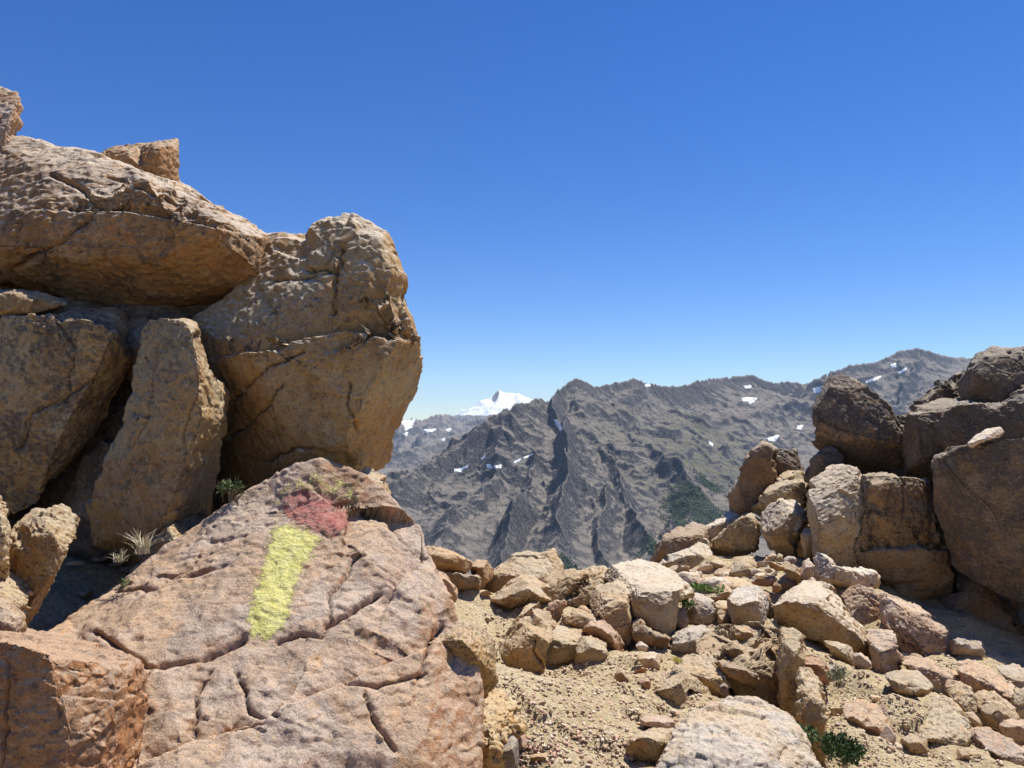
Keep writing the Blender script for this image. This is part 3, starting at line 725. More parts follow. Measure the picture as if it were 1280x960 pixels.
R_('rock', 'broken brown base stone below the smooth dark-fronted boulder', T(C2, [(40, 610), (90, 590), (150, 650), (240, 690), (235, 740), (130, 750), (60, 700)]), 5.9, tint='brown', lichen=.2, thick=.4)
# far rim to the right
R_('boulder', 'shaded brown boulder at the far left end of the right-hand rim', T(C2, [(150, 250), (190, 190), (240, 130), (300, 90), (380, 72), (440, 100), (480, 160), (430, 210), (350, 230), (270, 270), (200, 275)]), 9.3, tint='brown', lichen=.35, thick=.8, br=.3)
R_('rock', 'light ribbed rock lying in front of the shaded rim boulder', T(C2, [(195, 280), (280, 230), (380, 185), (430, 155), (478, 215), (472, 300), (380, 315), (270, 335), (220, 310)]), 8.9, bleach=True, tint='tan', lichen=.2, thick=.6, br=.65, rough=1.3)
R_('rock', 'flat pinkish slab on the far rim', T(C2, [(425, 135), (470, 85), (530, 25), (600, -10), (660, 15), (640, 60), (560, 110), (480, 168)]), 9.5, bleach=True, tint='pale', lichen=.05, thick=.6, br=.9)
R_('boulder', 'brown-fronted block right of the flat pinkish slab', T(C2, [(462, 195), (490, 135), (560, 95), (620, 60), (690, 18), (740, 60), (750, 130), (710, 210), (650, 250), (560, 275), (480, 250)]), 8.9, tint='tan', lichen=.35, thick=.7, br=.25)
R_('boulder', 'pointed left fang of the twin rock spires', T(C5, [(138, 440), (142, 380), (190, 250), (240, 160), (285, 90), (315, 62), (350, 66), (372, 110), (378, 190), (375, 280), (310, 380), (270, 450), (200, 470)]), 9.6, base=False, tint='brown', lichen=.45, thick=.7, br=.3, lean=.25, rough=1)
R_('rock', 'dark flat-topped right fang of the twin rock spires', T(C5, [(368, 125), (400, 120), (430, 108), (492, 98), (505, 130), (530, 165), (548, 235), (500, 270), (430, 280), (372, 300)]), 9.7, base=False, tint='dark', lichen=.5, thick=.5, br=.15)
R_('boulder', 'lumpy tan boulder stacked below the twin rock spires', T(C5, [(272, 450), (295, 380), (345, 320), (410, 265), (440, 220), (490, 210), (545, 245), (568, 320), (562, 420), (560, 540), (520, 560), (400, 480), (310, 490)]), 9.1, base=False, tint='tan', lichen=.28, thick=.8, br=.45, rough=1.1)
R_('boulder', 'round-topped sunlit boulder with a shaded pillar front, under the twin spires', T(C5, [(298, 475, .1), (310, 430, .3), (360, 395, .45), (420, 378, .5), (490, 395, .45), (535, 440, .4), (545, 490, .3), (525, 540, .3), (500, 580, .28), (495, 690, .3), (400, 690, .25), (385, 600, .15), (330, 570, .1), (300, 530, .1)]), 8.4,
   inner=T(C5, [(340, 500, -.02), (420, 510, -.06), (500, 500, .0), (420, 440, .2), (440, 580, .02), (480, 560, .06), (360, 550, 0)]), bleach=True, tint='tan', lichen=.25, thick=.6, rough=.7)
R_('rock', 'thin upright stone between the twin spires and the balanced boulder stack', T(C5, [(528, 560), (555, 530), (580, 528), (607, 575), (605, 640), (575, 700), (540, 660)]), 8.2, tint='tan', lichen=.3, thick=.3, lean=.4)
R_('boulder', 'dark egg-shaped boulder balanced on top of the right-hand stack', T(C7, [(555, 205, .4), (575, 175, .5), (610, 150, .6), (645, 143, .65), (700, 162, .65), (755, 195, .6), (805, 255, .5), (845, 330, .4), (877, 400, .4), (872, 480, .5), (800, 488, .5), (720, 478, .45), (650, 445, .35), (600, 405, .3), (556, 402, .3), (552, 300, .25)]), 8.3,
   inner=T(C7, [(580, 320, .02), (660, 300, -.04), (740, 330, -.02), (820, 390, .1), (640, 220, .25), (720, 250, .22), (600, 240, .25), (700, 400, .1), (800, 440, .25), (620, 370, .12)]), base=False, tint=(.33,.235,.145), lichen=0.78, thick=1.0, rough=.5, maxv=60000)
R_('boulder', 'dark rounded stone tucked under the left side of the balanced egg-shaped boulder', T(C7, [(518, 505), (530, 450), (560, 410), (605, 395), (645, 420), (650, 470), (600, 520), (545, 530)]), 8.7, base=False, tint='dark', lichen=.55, thick=.6, br=.1)
R_('boulder', 'rounded boulder with a pale left cheek supporting the balanced stack', T(C7, [(528, 545, .25), (550, 500, .4), (600, 460, .5), (650, 445, .5), (695, 462, .5), (725, 520, .45), (770, 600, .4), (775, 650, .4), (735, 690, .35), (700, 780, .35), (690, 815, .35), (620, 812, .25), (560, 760, .12), (528, 650, .05)]), 7.8,
   inner=T(C7, [(560, 640, -.04), (620, 650, -.06), (680, 640, 0), (650, 560, .15), (600, 560, .15), (700, 560, .2), (640, 720, .05), (680, 700, .1), (590, 720, .02), (740, 630, .2)]), bleach=True, tint='tan', lichen=.42, thick=.8, rough=.6)
R_('rock', 'narrow rounded brown stone wedged in the shaded cleft of the stack', T(C7, [(735, 515), (760, 490), (790, 500), (812, 560), (812, 640), (790, 668), (755, 650), (735, 580)]), 8.0, base=False, tint='brown', lichen=.2, thick=.5, br=.1, lean=.3)
R_('boulder', 'big shaded buttress between the pale-cheeked boulder and the overhanging slab', T(C7, [(715, 485, .3), (800, 478, .35), (850, 484, .3), (900, 495, .35), (952, 512, .4), (955, 580, .35), (948, 610, .25), (962, 660, .3), (985, 710, .3), (1005, 760, .3), (1030, 830, .35), (1032, 900, .35), (1000, 960, .35), (920, 950, .25), (840, 900, .15), (760, 830, .15), (700, 800, .15), (735, 700, .15), (760, 660, .1), (740, 600, .3)]), 7.6,
   inner=T(C7, [(850, 520, .0), (880, 600, -.04), (930, 620, .02), (820, 640, .12), (860, 700, -.05), (940, 720, .05), (800, 760, .1), (880, 820, .12), (980, 840, .12), (930, 900, .15), (905, 540, -.02)]), tint=(.33,.24,.14), lichen=0.5, thick=.8, rough=.5, maxv=60000,
   marks=[('s', 30, .12, [(1190, 690), (1150, 686), (1105, 686), (1080, 690)]), ('g', 3, .05, [(1128, 600), (1135, 625), (1128, 650)])])
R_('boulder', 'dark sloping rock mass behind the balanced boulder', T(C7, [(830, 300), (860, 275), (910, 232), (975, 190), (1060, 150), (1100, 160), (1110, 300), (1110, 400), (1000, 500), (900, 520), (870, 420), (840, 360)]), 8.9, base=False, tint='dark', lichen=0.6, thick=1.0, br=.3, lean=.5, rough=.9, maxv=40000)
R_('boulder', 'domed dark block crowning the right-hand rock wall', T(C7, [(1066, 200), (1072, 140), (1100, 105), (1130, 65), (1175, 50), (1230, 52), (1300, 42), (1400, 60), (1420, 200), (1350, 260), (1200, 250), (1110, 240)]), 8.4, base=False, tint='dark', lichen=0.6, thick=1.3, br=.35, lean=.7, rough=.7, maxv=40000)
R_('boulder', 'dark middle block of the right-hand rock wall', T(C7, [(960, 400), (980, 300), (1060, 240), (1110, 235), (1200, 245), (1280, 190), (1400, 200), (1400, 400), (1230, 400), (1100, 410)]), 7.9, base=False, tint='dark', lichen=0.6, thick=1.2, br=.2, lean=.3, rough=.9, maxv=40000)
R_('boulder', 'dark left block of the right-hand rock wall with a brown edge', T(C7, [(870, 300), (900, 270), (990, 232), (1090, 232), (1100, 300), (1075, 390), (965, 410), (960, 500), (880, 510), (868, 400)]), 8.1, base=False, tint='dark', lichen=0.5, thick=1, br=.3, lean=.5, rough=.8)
R_('rock', 'bright pale pink slab lying on the shoulder of the right-hand wall', T(C7, [(1088, 372), (1110, 350), (1150, 325), (1195, 320), (1205, 335), (1190, 352), (1140, 365), (1100, 388)]), 7.0, base=False, bleach=True, tint='pale', lichen=0, thick=.35, br=.8, rough=.5)
R_('boulder', 'huge dark overhanging slab forming the lower half of the right-hand wall', [(1166, 568, .3), (1190, 561, .35), (1240, 556, .4), (1300, 551, .4), (1420, 545, .4), (1420, 820, .7), (1295, 760, .35), (1258, 750, .3), (1219, 724, .3), (1184, 711, .35), (1174, 675, .35), (1158, 627, .35)], 6.6,
   inner=[(1178, 580, .05), (1240, 570, .0), (1320, 565, -.1), (1190, 640, .05), (1240, 640, -.05), (1200, 690, .1), (1240, 700, .05), (1290, 640, -.12), (1290, 720, .0), (1360, 700, -.1)], base=False, tint=(.24,.18,.125), lichen=0.72, thick=1.3, rough=.28, maxv=90000)
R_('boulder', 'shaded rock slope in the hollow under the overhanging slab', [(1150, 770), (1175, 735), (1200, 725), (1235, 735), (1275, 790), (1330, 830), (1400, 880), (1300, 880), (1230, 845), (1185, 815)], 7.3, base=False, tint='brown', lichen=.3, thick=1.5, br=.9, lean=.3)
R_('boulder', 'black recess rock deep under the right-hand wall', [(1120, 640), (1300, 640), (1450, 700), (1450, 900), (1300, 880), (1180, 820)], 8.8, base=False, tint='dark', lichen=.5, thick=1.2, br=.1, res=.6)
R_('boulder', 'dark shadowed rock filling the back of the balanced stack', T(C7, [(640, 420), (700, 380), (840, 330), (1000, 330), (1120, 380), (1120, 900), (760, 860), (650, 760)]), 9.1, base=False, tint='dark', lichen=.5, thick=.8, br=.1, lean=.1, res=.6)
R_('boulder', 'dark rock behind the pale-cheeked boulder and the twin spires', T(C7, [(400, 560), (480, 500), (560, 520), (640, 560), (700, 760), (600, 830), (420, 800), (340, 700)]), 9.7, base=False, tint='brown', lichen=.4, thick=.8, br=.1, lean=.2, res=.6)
# sunlit slabs below the wall
R_('rock', 'long grey-pink slab at the foot of the buttress, topmost of the slab pile', T(C3, [(118, 185), (122, 145), (145, 158), (165, 172), (192, 203), (260, 215), (332, 232), (347, 262), (320, 300), (260, 290), (200, 275), (130, 262)]), 7.3, bleach=True, tint='pale', lichen=.25, thick=.5, br=.7, rough=.8)
R_('rock', 'blocky pinkish slab just under the topmost long slab', T(C3, [(192, 285), (250, 275), (330, 290), (372, 342), (355, 435), (290, 412), (240, 385), (215, 330)]), 6.8, tint='pink', lichen=.3, thick=.5, br=.7, rough=.7)
R_('boulder', 'wide boulder with grey top and orange curved front in the slab pile', T(C3, [(-30, 350, .15), (0, 320, .4), (40, 290, .6), (105, 268, .75), (170, 285, .7), (215, 350, .55), (240, 395, .35), (295, 440, .2), (335, 500, .2), (345, 550, .25), (310, 585, .2), (250, 545, .12), (190, 500, .1), (110, 465, .1), (0, 440, .12), (-30, 400, .12)]), 6.3,
   inner=T(C3, [(0, 352, .0), (80, 348, .0), (150, 370, -.02), (220, 405, -.02), (290, 470, .0), (120, 310, .35), (60, 400, -.02), (160, 430, 0), (250, 490, .0), (40, 320, .25)]), bleach=True, tint='ochre', lichen=.2, thick=.6, rough=.5)
R_('rock', 'upright pink-edged slab right of the orange-fronted boulder', T(C3, [(300, 430), (360, 430), (405, 445), (420, 500), (430, 560), (425, 600), (330, 600), (335, 540)]), 6.0, tint='pink', lichen=.35, thick=.4, br=.6)
R_('boulder', 'largest sunlit pink slab sloping below the buttress', T(C3, [(360, 400), (368, 310), (430, 318), (520, 378), (575, 415), (612, 445), (632, 505), (632, 610), (590, 590), (530, 555), (450, 520), (415, 485), (400, 440)]), 6.2, base=False, tint='pink', lichen=.22, thick=.6, br=.8, rough=.6, marks=[('g', 3, .04, [(1112, 770), (1118, 790), (1125, 805)]), ('s', 12, .06, [(1195, 845), (1160, 825), (1120, 808)])])
R_('rock', 'grey weathered plank-like stone by the shaded hollow', T(C3, [(618, 482), (660, 476), (730, 490), (748, 520), (740, 542), (680, 540), (632, 530)]), 6.3, tint='grey', lichen=.25, thick=.3, br=.5)
R_('rock', 'rosy slab below the largest sunlit pink slab', T(C3, [(432, 545), (480, 540), (540, 555), (610, 600), (650, 680), (645, 725), (575, 690), (490, 620)]), 5.6, tint='pink', lichen=.25, thick=.5, br=.8)
R_('rock', 'pink boulder with a notch at the mouth of the shaded hollow', T(C3, [(635, 560), (680, 545), (730, 562), (800, 605), (860, 650), (872, 700), (870, 745), (800, 705), (720, 690), (650, 625)]), 5.7, tint='pink', lichen=.25, thick=.5, br=.7)
R_('rock', 'rounded grey-tan rock lower right of the rosy slab', T(C3, [(620, 640), (660, 645), (705, 685), (772, 780), (745, 825), (690, 805), (650, 740)]), 5.1, tint='tan', lichen=.3, thick=.45, br=.6)
R_('rock', 'humped stone between two pink boulders near the right edge', T(C3, [(715, 700), (750, 685), (805, 690), (865, 765), (820, 835), (770, 815), (740, 760)]), 5.0, tint='tan', lichen=.3, thick=.45, br=.5)
R_('rock', 'pinkish stone touching the right edge of the view low down', T(C3, [(815, 800), (850, 765), (900, 785), (960, 820), (960, 880), (880, 875), (820, 850)]), 4.9, tint='pink', lichen=.15, thick=.4)
R_('rock', 'light grey stone at the right edge below the overhang', T(C3, [(805, 580), (850, 572), (900, 585), (970, 610), (970, 690), (890, 665), (840, 630)]), 6.0, tint='grey', lichen=.15, thick=.4, br=.7)
R_('rock', 'shaded tan stone at the right edge between the grey and the pinkish stones', T(C3, [(865, 665), (910, 670), (970, 700), (970, 800), (900, 790), (865, 745)]), 5.4, tint='tan', lichen=.2, thick=.4)
R_('rock', 'small tan stone leaning on dirt under the orange-fronted boulder', T(C3, [(150, 485), (190, 482), (250, 508), (268, 550), (262, 585), (225, 575), (180, 530)]), 5.8, tint='tan', lichen=.15, thick=.25, br=.5)
R_('rock', 'fist-sized pink stone beside the leaning tan stone', T(C3, [(262, 535), (290, 535), (325, 562), (322, 592), (265, 588)]), 5.6, tint='pink', lichen=.1, thick=.2)
R_('rock', 'flat slab tilted out of the dirt casting a shadow under its tip', T(C3, [(380, 608, .25), (460, 596, .35), (505, 600, .35), (556, 655, .12), (540, 675, .08), (480, 692, .05), (420, 668, .05)]), 5.0, inner=T(C3, [(430, 655, 0), (540, 660, .0), (480, 630, .12)]), base=False, tint='tan', lichen=.1, thick=.25, rough=.5)
R_('boulder', 'triangular pale slab with a dark lower edge in the right foreground', T(C3, [(480, 800, .3), (555, 690, .45), (600, 695, .45), (650, 725, .4), (683, 785, .2), (685, 850, .1), (680, 885, .08), (600, 875, .05), (540, 855, .05), (520, 880, .1), (490, 850, .15)]), 4.5,
   inner=T(C3, [(550, 845, -.02), (620, 862, -.02), (670, 860, .0), (600, 780, .15), (560, 760, .25)]), tint='tan', lichen=.15, thick=.4, rough=.4)
R_('rock', 'oval pink stone lying on the dirt slope', T(C3, [(225, 745, .12), (235, 705, .2), (290, 705, .25), (350, 745, .2), (400, 800, .1), (402, 830, .05), (370, 842, 0), (300, 815, 0), (250, 785, .02)]), 4.6, tint='pink', lichen=.08, thick=.25, inner=T(C3, [(260, 770, -.03), (340, 815, -.04), (320, 770, .08)]), rough=.4)
R_('rock', 'long pinkish ledge stone in the lower right corner', T(C3, [(682, 835), (720, 815), (800, 845), (900, 895), (980, 920), (980, 1000), (850, 950), (760, 900), (690, 880)]), 4.4, tint='pink', lichen=.2, thick=.35, br=.6)
R_('rock', 'low tan stone half buried left of the triangular pale slab', T(C3, [(430, 855), (480, 840), (530, 860), (542, 905), (500, 915), (450, 885)]), 4.4, tint='tan', lichen=.1, thick=.2, br=.6)
R_('rock', 'stone with a shaded hollow face at the left of the dirt slope', T(C3, [(55, 565), (110, 545), (150, 575), (185, 605), (160, 655), (110, 640), (65, 600)]), 5.2, tint='rust', lichen=.1, thick=.3, br=.35)
R_('boulder', 'tall narrow cracked column of rock left of the dirt slope', T(C3, [(-5, 450), (30, 445), (62, 475), (66, 560), (64, 640), (45, 770), (0, 760), (-20, 600)]), 4.9, tint='ochre', lichen=.18, thick=.5, br=.2, rough=1.2)
R_('boulder', 'rough brown pillar reaching down to the green shrub', T(C3, [(62, 600), (90, 600), (130, 650), (148, 720), (152, 850), (152, 960), (110, 945), (80, 860), (55, 760)]), 4.2, tint='ochre', lichen=.22, thick=.4, br=.3, rough=1.2)
# centre
R_('rock', 'pale flat slab with a grey patch left of the cairn', T(C2, [(395, 375), (480, 358), (570, 358), (650, 368), (695, 400), (640, 425), (560, 430), (500, 445), (440, 410)]), 7.5, tint='pale', lichen=.1, thick=.5, br=.85, rough=.5)
R_('rock', 'pale pink rock just right of the smooth dark-fronted boulder', T(C2, [(265, 345), (330, 330), (420, 328), (435, 360), (385, 445), (340, 410), (290, 380)]), 7.7, tint='pale', lichen=.08, thick=.5, br=.85)
R_('rock', 'low sandy slab along the rim above the pale pink rock', T(C2, [(310, 335), (400, 310), (480, 300), (550, 310), (580, 345), (460, 360), (360, 345)]), 8.3, tint='tan', lichen=.1, thick=.5, br=.9)
R_('rock', 'small square stone below the ribbed rock on the rim', T(C2, [(468, 275), (500, 262), (545, 268), (552, 298), (515, 315), (472, 305)]), 8.3, tint='tan', lichen=.15, thick=.25)
R_('rock', 'slanting brown-shadowed slab left of the cairn top', T(C2, [(568, 350), (600, 300), (650, 252), (690, 250), (718, 285), (712, 330), (680, 370), (610, 375)]), 7.9, tint='tan', lichen=.15, thick=.5, br=.7)
R_('rock', 'tan block under the pale flat slab', T(C2, [(440, 455), (520, 445), (600, 440), (590, 490), (520, 498), (450, 480)]), 7.2, tint='tan', lichen=.2, thick=.4, br=.5)
R_('boulder', 'upright egg-shaped grey boulder in the middle of the rubble', T(C2, [(568, 515, .2), (580, 470, .3), (605, 430, .38), (645, 408, .42), (700, 405, .42), (745, 425, .4), (768, 470, .35), (775, 530, .25), (765, 580, .15), (735, 630, .1), (670, 625, .08), (600, 600, .1)]), 6.4, inner=T(C2, [(620, 520, -.03), (700, 500, -.04), (680, 570, -.06), (660, 450, .15), (730, 540, .0)]), bleach=True, tint='grey', lichen=.3, thick=.5, rough=.4)
R_('rock', 'brown fringe of stone on the right flank of the egg-shaped grey boulder', T(C2, [(740, 420), (790, 450), (800, 500), (838, 540), (825, 575), (770, 585), (765, 500)]), 6.7, tint='ochre', lichen=.2, thick=.4, br=.5)
R_('rock', 'cracked grey block left of the egg-shaped grey boulder', T(C2, [(338, 500), (385, 448), (430, 455), (475, 480), (492, 560), (485, 600), (440, 640), (345, 625)]), 6.7, tint='grey', lichen=.25, thick=.5, br=.7)
R_('rock', 'narrow sunlit block between the cracked grey block and the egg-shaped boulder', T(C2, [(488, 498), (530, 488), (572, 492), (580, 605), (515, 618), (495, 560)]), 6.8, tint='tan', lichen=.1, thick=.5, br=.8)
R_('rock', 'dull brown stone under the gap of the smooth dark-fronted boulder', T(C2, [(272, 560), (300, 530), (335, 540), (345, 620), (300, 650), (268, 620)]), 6.4, tint='brown', lichen=.2, thick=.4)
R_('boulder', 'grey sloping rock at the left end of the broad rough ledge', T(C2, [(270, 700), (290, 660), (360, 635), (430, 628), (475, 660), (460, 740), (420, 790), (340, 780), (270, 760)]), 5.9, tint='grey', lichen=.3, thick=.5, br=.8)
R_('boulder', 'broad rough ledge of fused blocks with a shaded brown right front', [(868, 800, .35), (880, 785, .7), (908, 787, .85), (955, 789, 1.0), (978, 787, 1.0), (998, 800, .9), (1001, 818, .7), (990, 836, .5), (989, 868, .35), (978, 905, .25), (958, 893, .1), (930, 868, .0), (900, 845, 0), (876, 825, .1)], 5.0,
   inner=[(905, 800, .5), (935, 805, .45), (965, 805, .55), (890, 812, .25), (920, 822, .15), (950, 825, .2), (975, 818, .4), (940, 845, .0), (965, 850, .05), (980, 840, .2), (958, 870, .04), (915, 840, .02)], tint='ochre', lichen=.3, thick=.7, rough=.9, maxv=60000,
   marks=[('s', 12, .1, [(968, 828), (945, 824), (920, 834), (905, 822)]), ('s', 10, .08, [(935, 812), (918, 800), (905, 795)]), ('g', 3, .05, [(890, 815), (910, 832), (935, 840)]), ('s', 12, .08, [(960, 800), (940, 802), (915, 792)])])
R_('rock', 'oblong brown stone lying at the foot of the egg-shaped grey boulder', T(C2, [(575, 640), (620, 625), (700, 625), (760, 640), (768, 690), (720, 712), (640, 705), (590, 670)]), 5.8, tint='ochre', lichen=.25, thick=.3, br=.4)
R_('rock', 'squarish brown stone resting on the broad rough ledge', T(C2, [(530, 730), (580, 712), (630, 725), (675, 770), (640, 810), (590, 825), (540, 785)]), 5.4, base=False, tint='ochre', lichen=.3, thick=.25, br=.4)
R_('rock', 'long dark-sided stone along the lower edge of the rough ledge', T(C2, [(500, 825), (560, 815), (640, 855), (720, 890), (730, 935), (660, 930), (570, 890)]), 5.0, tint='brown', lichen=.3, thick=.3, br=.4)
R_('rock', 'sandy rock beside the path crusted with yellow lichen', T(C4, [(372, 200), (420, 168), (480, 185), (560, 240), (632, 325), (640, 390), (560, 380), (470, 320), (400, 260)]), 4.9, tint='tan', lichen=.1, thick=.4, br=.85)
R_('rock', 'tent-shaped pointed rock on the right side of the path', T(C4, [(232, 352, .05), (270, 310, .12), (320, 260, .2), (365, 213, .25), (410, 260, .15), (480, 305, .25), (552, 370, .3), (540, 402, .25), (500, 370, .2), (440, 335, .1), (415, 345, .02), (410, 440, .0), (382, 465, 0), (350, 412, .02)]), 4.45,
   inner=T(C4, [(365, 260, .0), (385, 330, -.06), (300, 330, .0), (385, 400, -.04), (450, 315, .15)]), tint='ochre', lichen=.12, thick=.3, rough=.3)
R_('boulder', 'domed whitish-grey granite boulder at the bottom edge right of the path', [(822, 965, .1), (838, 935, .2), (848, 912, .3), (876, 890, .5), (912, 874, .65), (945, 874, .65), (975, 890, .55), (998, 912, .45), (1010, 942, .35), (1028, 968, .25), (1035, 1040, .1), (810, 1040, -.1)], 3.0,
   inner=[(860, 930, .15), (900, 905, .3), (950, 905, .35), (985, 940, .25), (900, 950, .05), (950, 950, .08), (870, 1000, -.1), (960, 1000, -.08)], tint=(.50, .44, .38), lichen=.2, thick=.7, rough=.10, chips=.4, maxv=90000, fine=1.4)
R_('rock', 'boulder with pale top and orange front beside the domed whitish one', T(C4, [(100, 645, .05), (130, 610, .1), (180, 585, .2), (240, 565, .25), (350, 565, .28), (357, 620, .2), (312, 655, .08), (290, 705, .06), (240, 757, .05), (140, 752, .05), (110, 690, .04)]), 3.45,
   inner=T(C4, [(130, 640, -.02), (200, 605, .0), (260, 605, .02), (310, 635, .03), (200, 680, -.03), (270, 640, -.02)]), tint='ochre', lichen=.12, thick=.3, rough=.35)
R_('rock', 'flat pinkish stone level with the dirt of the path', T(C4, [(165, 515), (220, 490), (300, 490), (350, 520), (350, 555), (270, 560), (200, 540)]), 3.8, tint='pink', lichen=.05, thick=.2, br=.8)
R_('rock', 'slender blue-grey stone standing at the bottom of the path', T(C1, [(322, 915), (345, 862), (385, 840), (405, 855), (408, 930), (402, 975), (340, 990), (322, 960)]), 3.3, tint='slate', lichen=.1, thick=.15, br=.3, rough=.4)
R_('rock', 'rusty stone with a split top beside the slender blue-grey stone', T(C1, [(335, 830), (370, 805), (405, 815), (440, 855), (445, 885), (405, 890), (380, 850)]), 3.55, tint='rust', lichen=.15, thick=.2)
R_('rock', 'small flat orange stone on the path near the slender blue-grey stone', T(C1, [(458, 915), (490, 902), (535, 905), (540, 930), (505, 938), (470, 935)]), 3.5, tint='orange', lichen=.05, thick=.12)
R_('boulder', 'crumbly yellow-ochre rock fringe along the foot of the painted rock', [(590, 1000), (594, 900), (602, 868), (622, 866), (640, 888), (650, 908), (640, 918), (622, 925), (616, 960), (612, 1000)], 3.3, tint=(.52, .37, .17), lichen=.08, thick=.4, br=.6, rough=1.8, fine=1.5)
R_('rock', 'light angular stone on the heap at the head of the path', T(C2, [(78, 790), (130, 757), (180, 765), (197, 825), (190, 870), (150, 882), (110, 850)]), 5.2, tint='pale', lichen=0, thick=.15, rough=.5)
R_('rock', 'small white-topped stone highest on the heap by the path', T(C2, [(62, 725), (85, 703), (135, 735), (120, 755), (85, 757)]), 5.4, base=False, tint='pale', lichen=0, thick=.12, rough=.5)
R_('rock', 'dark rounded stone on the left side of the heap by the path', T(C4, [(35, 270), (65, 248), (110, 270), (140, 310), (130, 350), (80, 340), (40, 310)]), 4.9, tint='rust', lichen=.2, thick=.2)
R_('rock', 'dark upright pebble just left of the tent-shaped rock', T(C4, [(180, 320), (205, 282), (226, 310), (224, 365), (195, 372)]), 4.6, tint='rust', lichen=.2, thick=.1)
R_('rock', 'brown stone sheltered under the arm of the tent-shaped rock', T(C4, [(432, 405), (450, 382), (480, 395), (482, 425), (445, 435)]), 4.5, tint='rust', lichen=.2, thick=.1)
R_('rock', 'dark pebble at the foot of the tent-shaped rock', T(C4, [(335, 495), (358, 462), (380, 480), (378, 510), (350, 518)]), 4.2, tint='rust', lichen=.15, thick=.08)
R_('rock', 'dark purple pebble lying above the domed whitish boulder', T(C4, [(592, 340), (612, 312), (640, 330), (636, 370), (610, 375)]), 4.7, tint=(.22, .14, .13), lichen=.1, thick=.1)
# the cairn
G = 'stones of the little cairn'
for lab, tint, d, pts in (
    ('broad dark base stone at the bottom of the little cairn', 'brown', 7.55, [(735, 440), (800, 425), (880, 440), (960, 450), (940, 500), (850, 510), (770, 490)]),
    ('wide shaded stone on the right of the cairn above its base', 'brown', 7.45, [(815, 400), (850, 370), (940, 372), (955, 410), (910, 440), (850, 446), (815, 425)]),
    ('long yellowish slab sloping down the right side of the cairn', 'ochre', 7.35, [(850, 280), (880, 268), (935, 300), (968, 360), (962, 395), (900, 355), (860, 315)]),
    ('orange-brown stone near the top of the cairn', 'orange', 7.35, [(785, 275), (815, 262), (860, 285), (885, 318), (840, 322), (800, 300)]),
    ('topmost left stone of the cairn', 'tan', 7.4, [(780, 248), (808, 222), (832, 235), (822, 262), (790, 270)]),
    ('topmost right stone of the cairn', 'tan', 7.4, [(828, 250), (845, 225), (868, 238), (862, 268), (832, 266)]),
    ('bright white chip on the left of the cairn', (.72, .66, .58), 7.25, [(712, 345), (740, 330), (772, 340), (765, 362), (720, 366)]),
    ('reddish flat stone carrying the bright white chip on the cairn', 'rust', 7.3, [(695, 380), (740, 362), (820, 350), (832, 372), (785, 405), (715, 398)]),
    ('small sunlit stone in the middle of the cairn', 'tan', 7.3, [(765, 310), (785, 295), (812, 320), (800, 335), (775, 330)]),
    ('grey round stone behind the top of the cairn', 'grey', 7.7, [(865, 262), (895, 240), (935, 248), (942, 275), (905, 290)]),
    ('pink blocky stone at the right foot of the cairn', 'pink', 7.4, [(940, 330), (965, 290), (1005, 255), (1032, 300), (1030, 355), (985, 395), (955, 370)]),
    ('orange cube-like stone low in the middle of the cairn', 'orange', 7.2, [(808, 400), (830, 385), (858, 400), (855, 435), (815, 440)])):
    R_('cairn_stone', lab, T(C2, pts), d, tint=tint, lichen=.1, thick=.15, cat='stone', group=G, res=1.0, rough=.7, br=.4, base=False)
R_('rock', 'arched grey-pink rock in front of the cairn base', T(C2, [(880, 455), (940, 430), (1000, 400), (1025, 350), (1045, 390), (1100, 395), (1140, 440), (1130, 520), (1000, 510), (900, 490)]), 6.9, tint='grey', lichen=.2, thick=.4, br=.8, rough=.6)
# ------------------------------------------------------------------ near ground (stony dirt of the ledge)
GC = [(640, 960, 3.5), (760, 960, 3.5), (700, 860, 4.4), (800, 850, 4.6), (640, 770, 6.2), (600, 745, 7.0), (700, 735, 7.6), (850, 720, 8.6), (900, 740, 7.8), (1000, 705, 8.6),
      (1000, 800, 6.1), (1100, 835, 5.3), (1130, 900, 4.6), (1280, 945, 4.2), (1280, 850, 6.3), (1200, 805, 6.9), (1100, 745, 7.7), (1020, 960, 3.9), (900, 960, 3.6), (900, 850, 5.0),
      (205, 690, 3.9), (110, 760, 3.4), (290, 660, 4.2), (880, 690, 9.6), (560, 745, 7.0), (1240, 790, 8.0), (1060, 880, 4.7)]
gp = np.array(GC, float); gw = P(gp[:, 0], gp[:, 1], gp[:, 2])
base_pts = np.array(BASES)
base_pts = base_pts[(base_pts[:, 1] < 9.4)]
extra = [(-.3, 0, 0.02), (1.2, 0, .1), (-1.4, .8, .15), (0, -3, .1), (4, -2, .6), (-4, -2, .4), (-4, 4, .8), (-1.2, 1.8, .25), (-.7, 2.6, .35), (5, 2, .6), (9, 5, 1.3), (-3, 8, .2), (9, 9, .6), (0, 9.5, -.3), (3, 10.5, -.4), (-.3, 3.0, .02)]
gw = np.vstack([gw, base_pts, np.array(extra)])
def _tps(r): return np.where(r > 0, r * r * np.log(np.maximum(r, 1e-9)), 0)
_n = len(gw)
K = _tps(np.hypot(gw[:, None, 0] - gw[None, :, 0], gw[:, None, 1] - gw[None, :, 1])) + np.eye(_n) * .12
Pm = np.column_stack([np.ones(_n), gw[:, :2]])
sol = np.linalg.solve(np.block([[K, Pm], [Pm.T, np.zeros((3, 3))]]), np.concatenate([gw[:, 2], np.zeros(3)]))
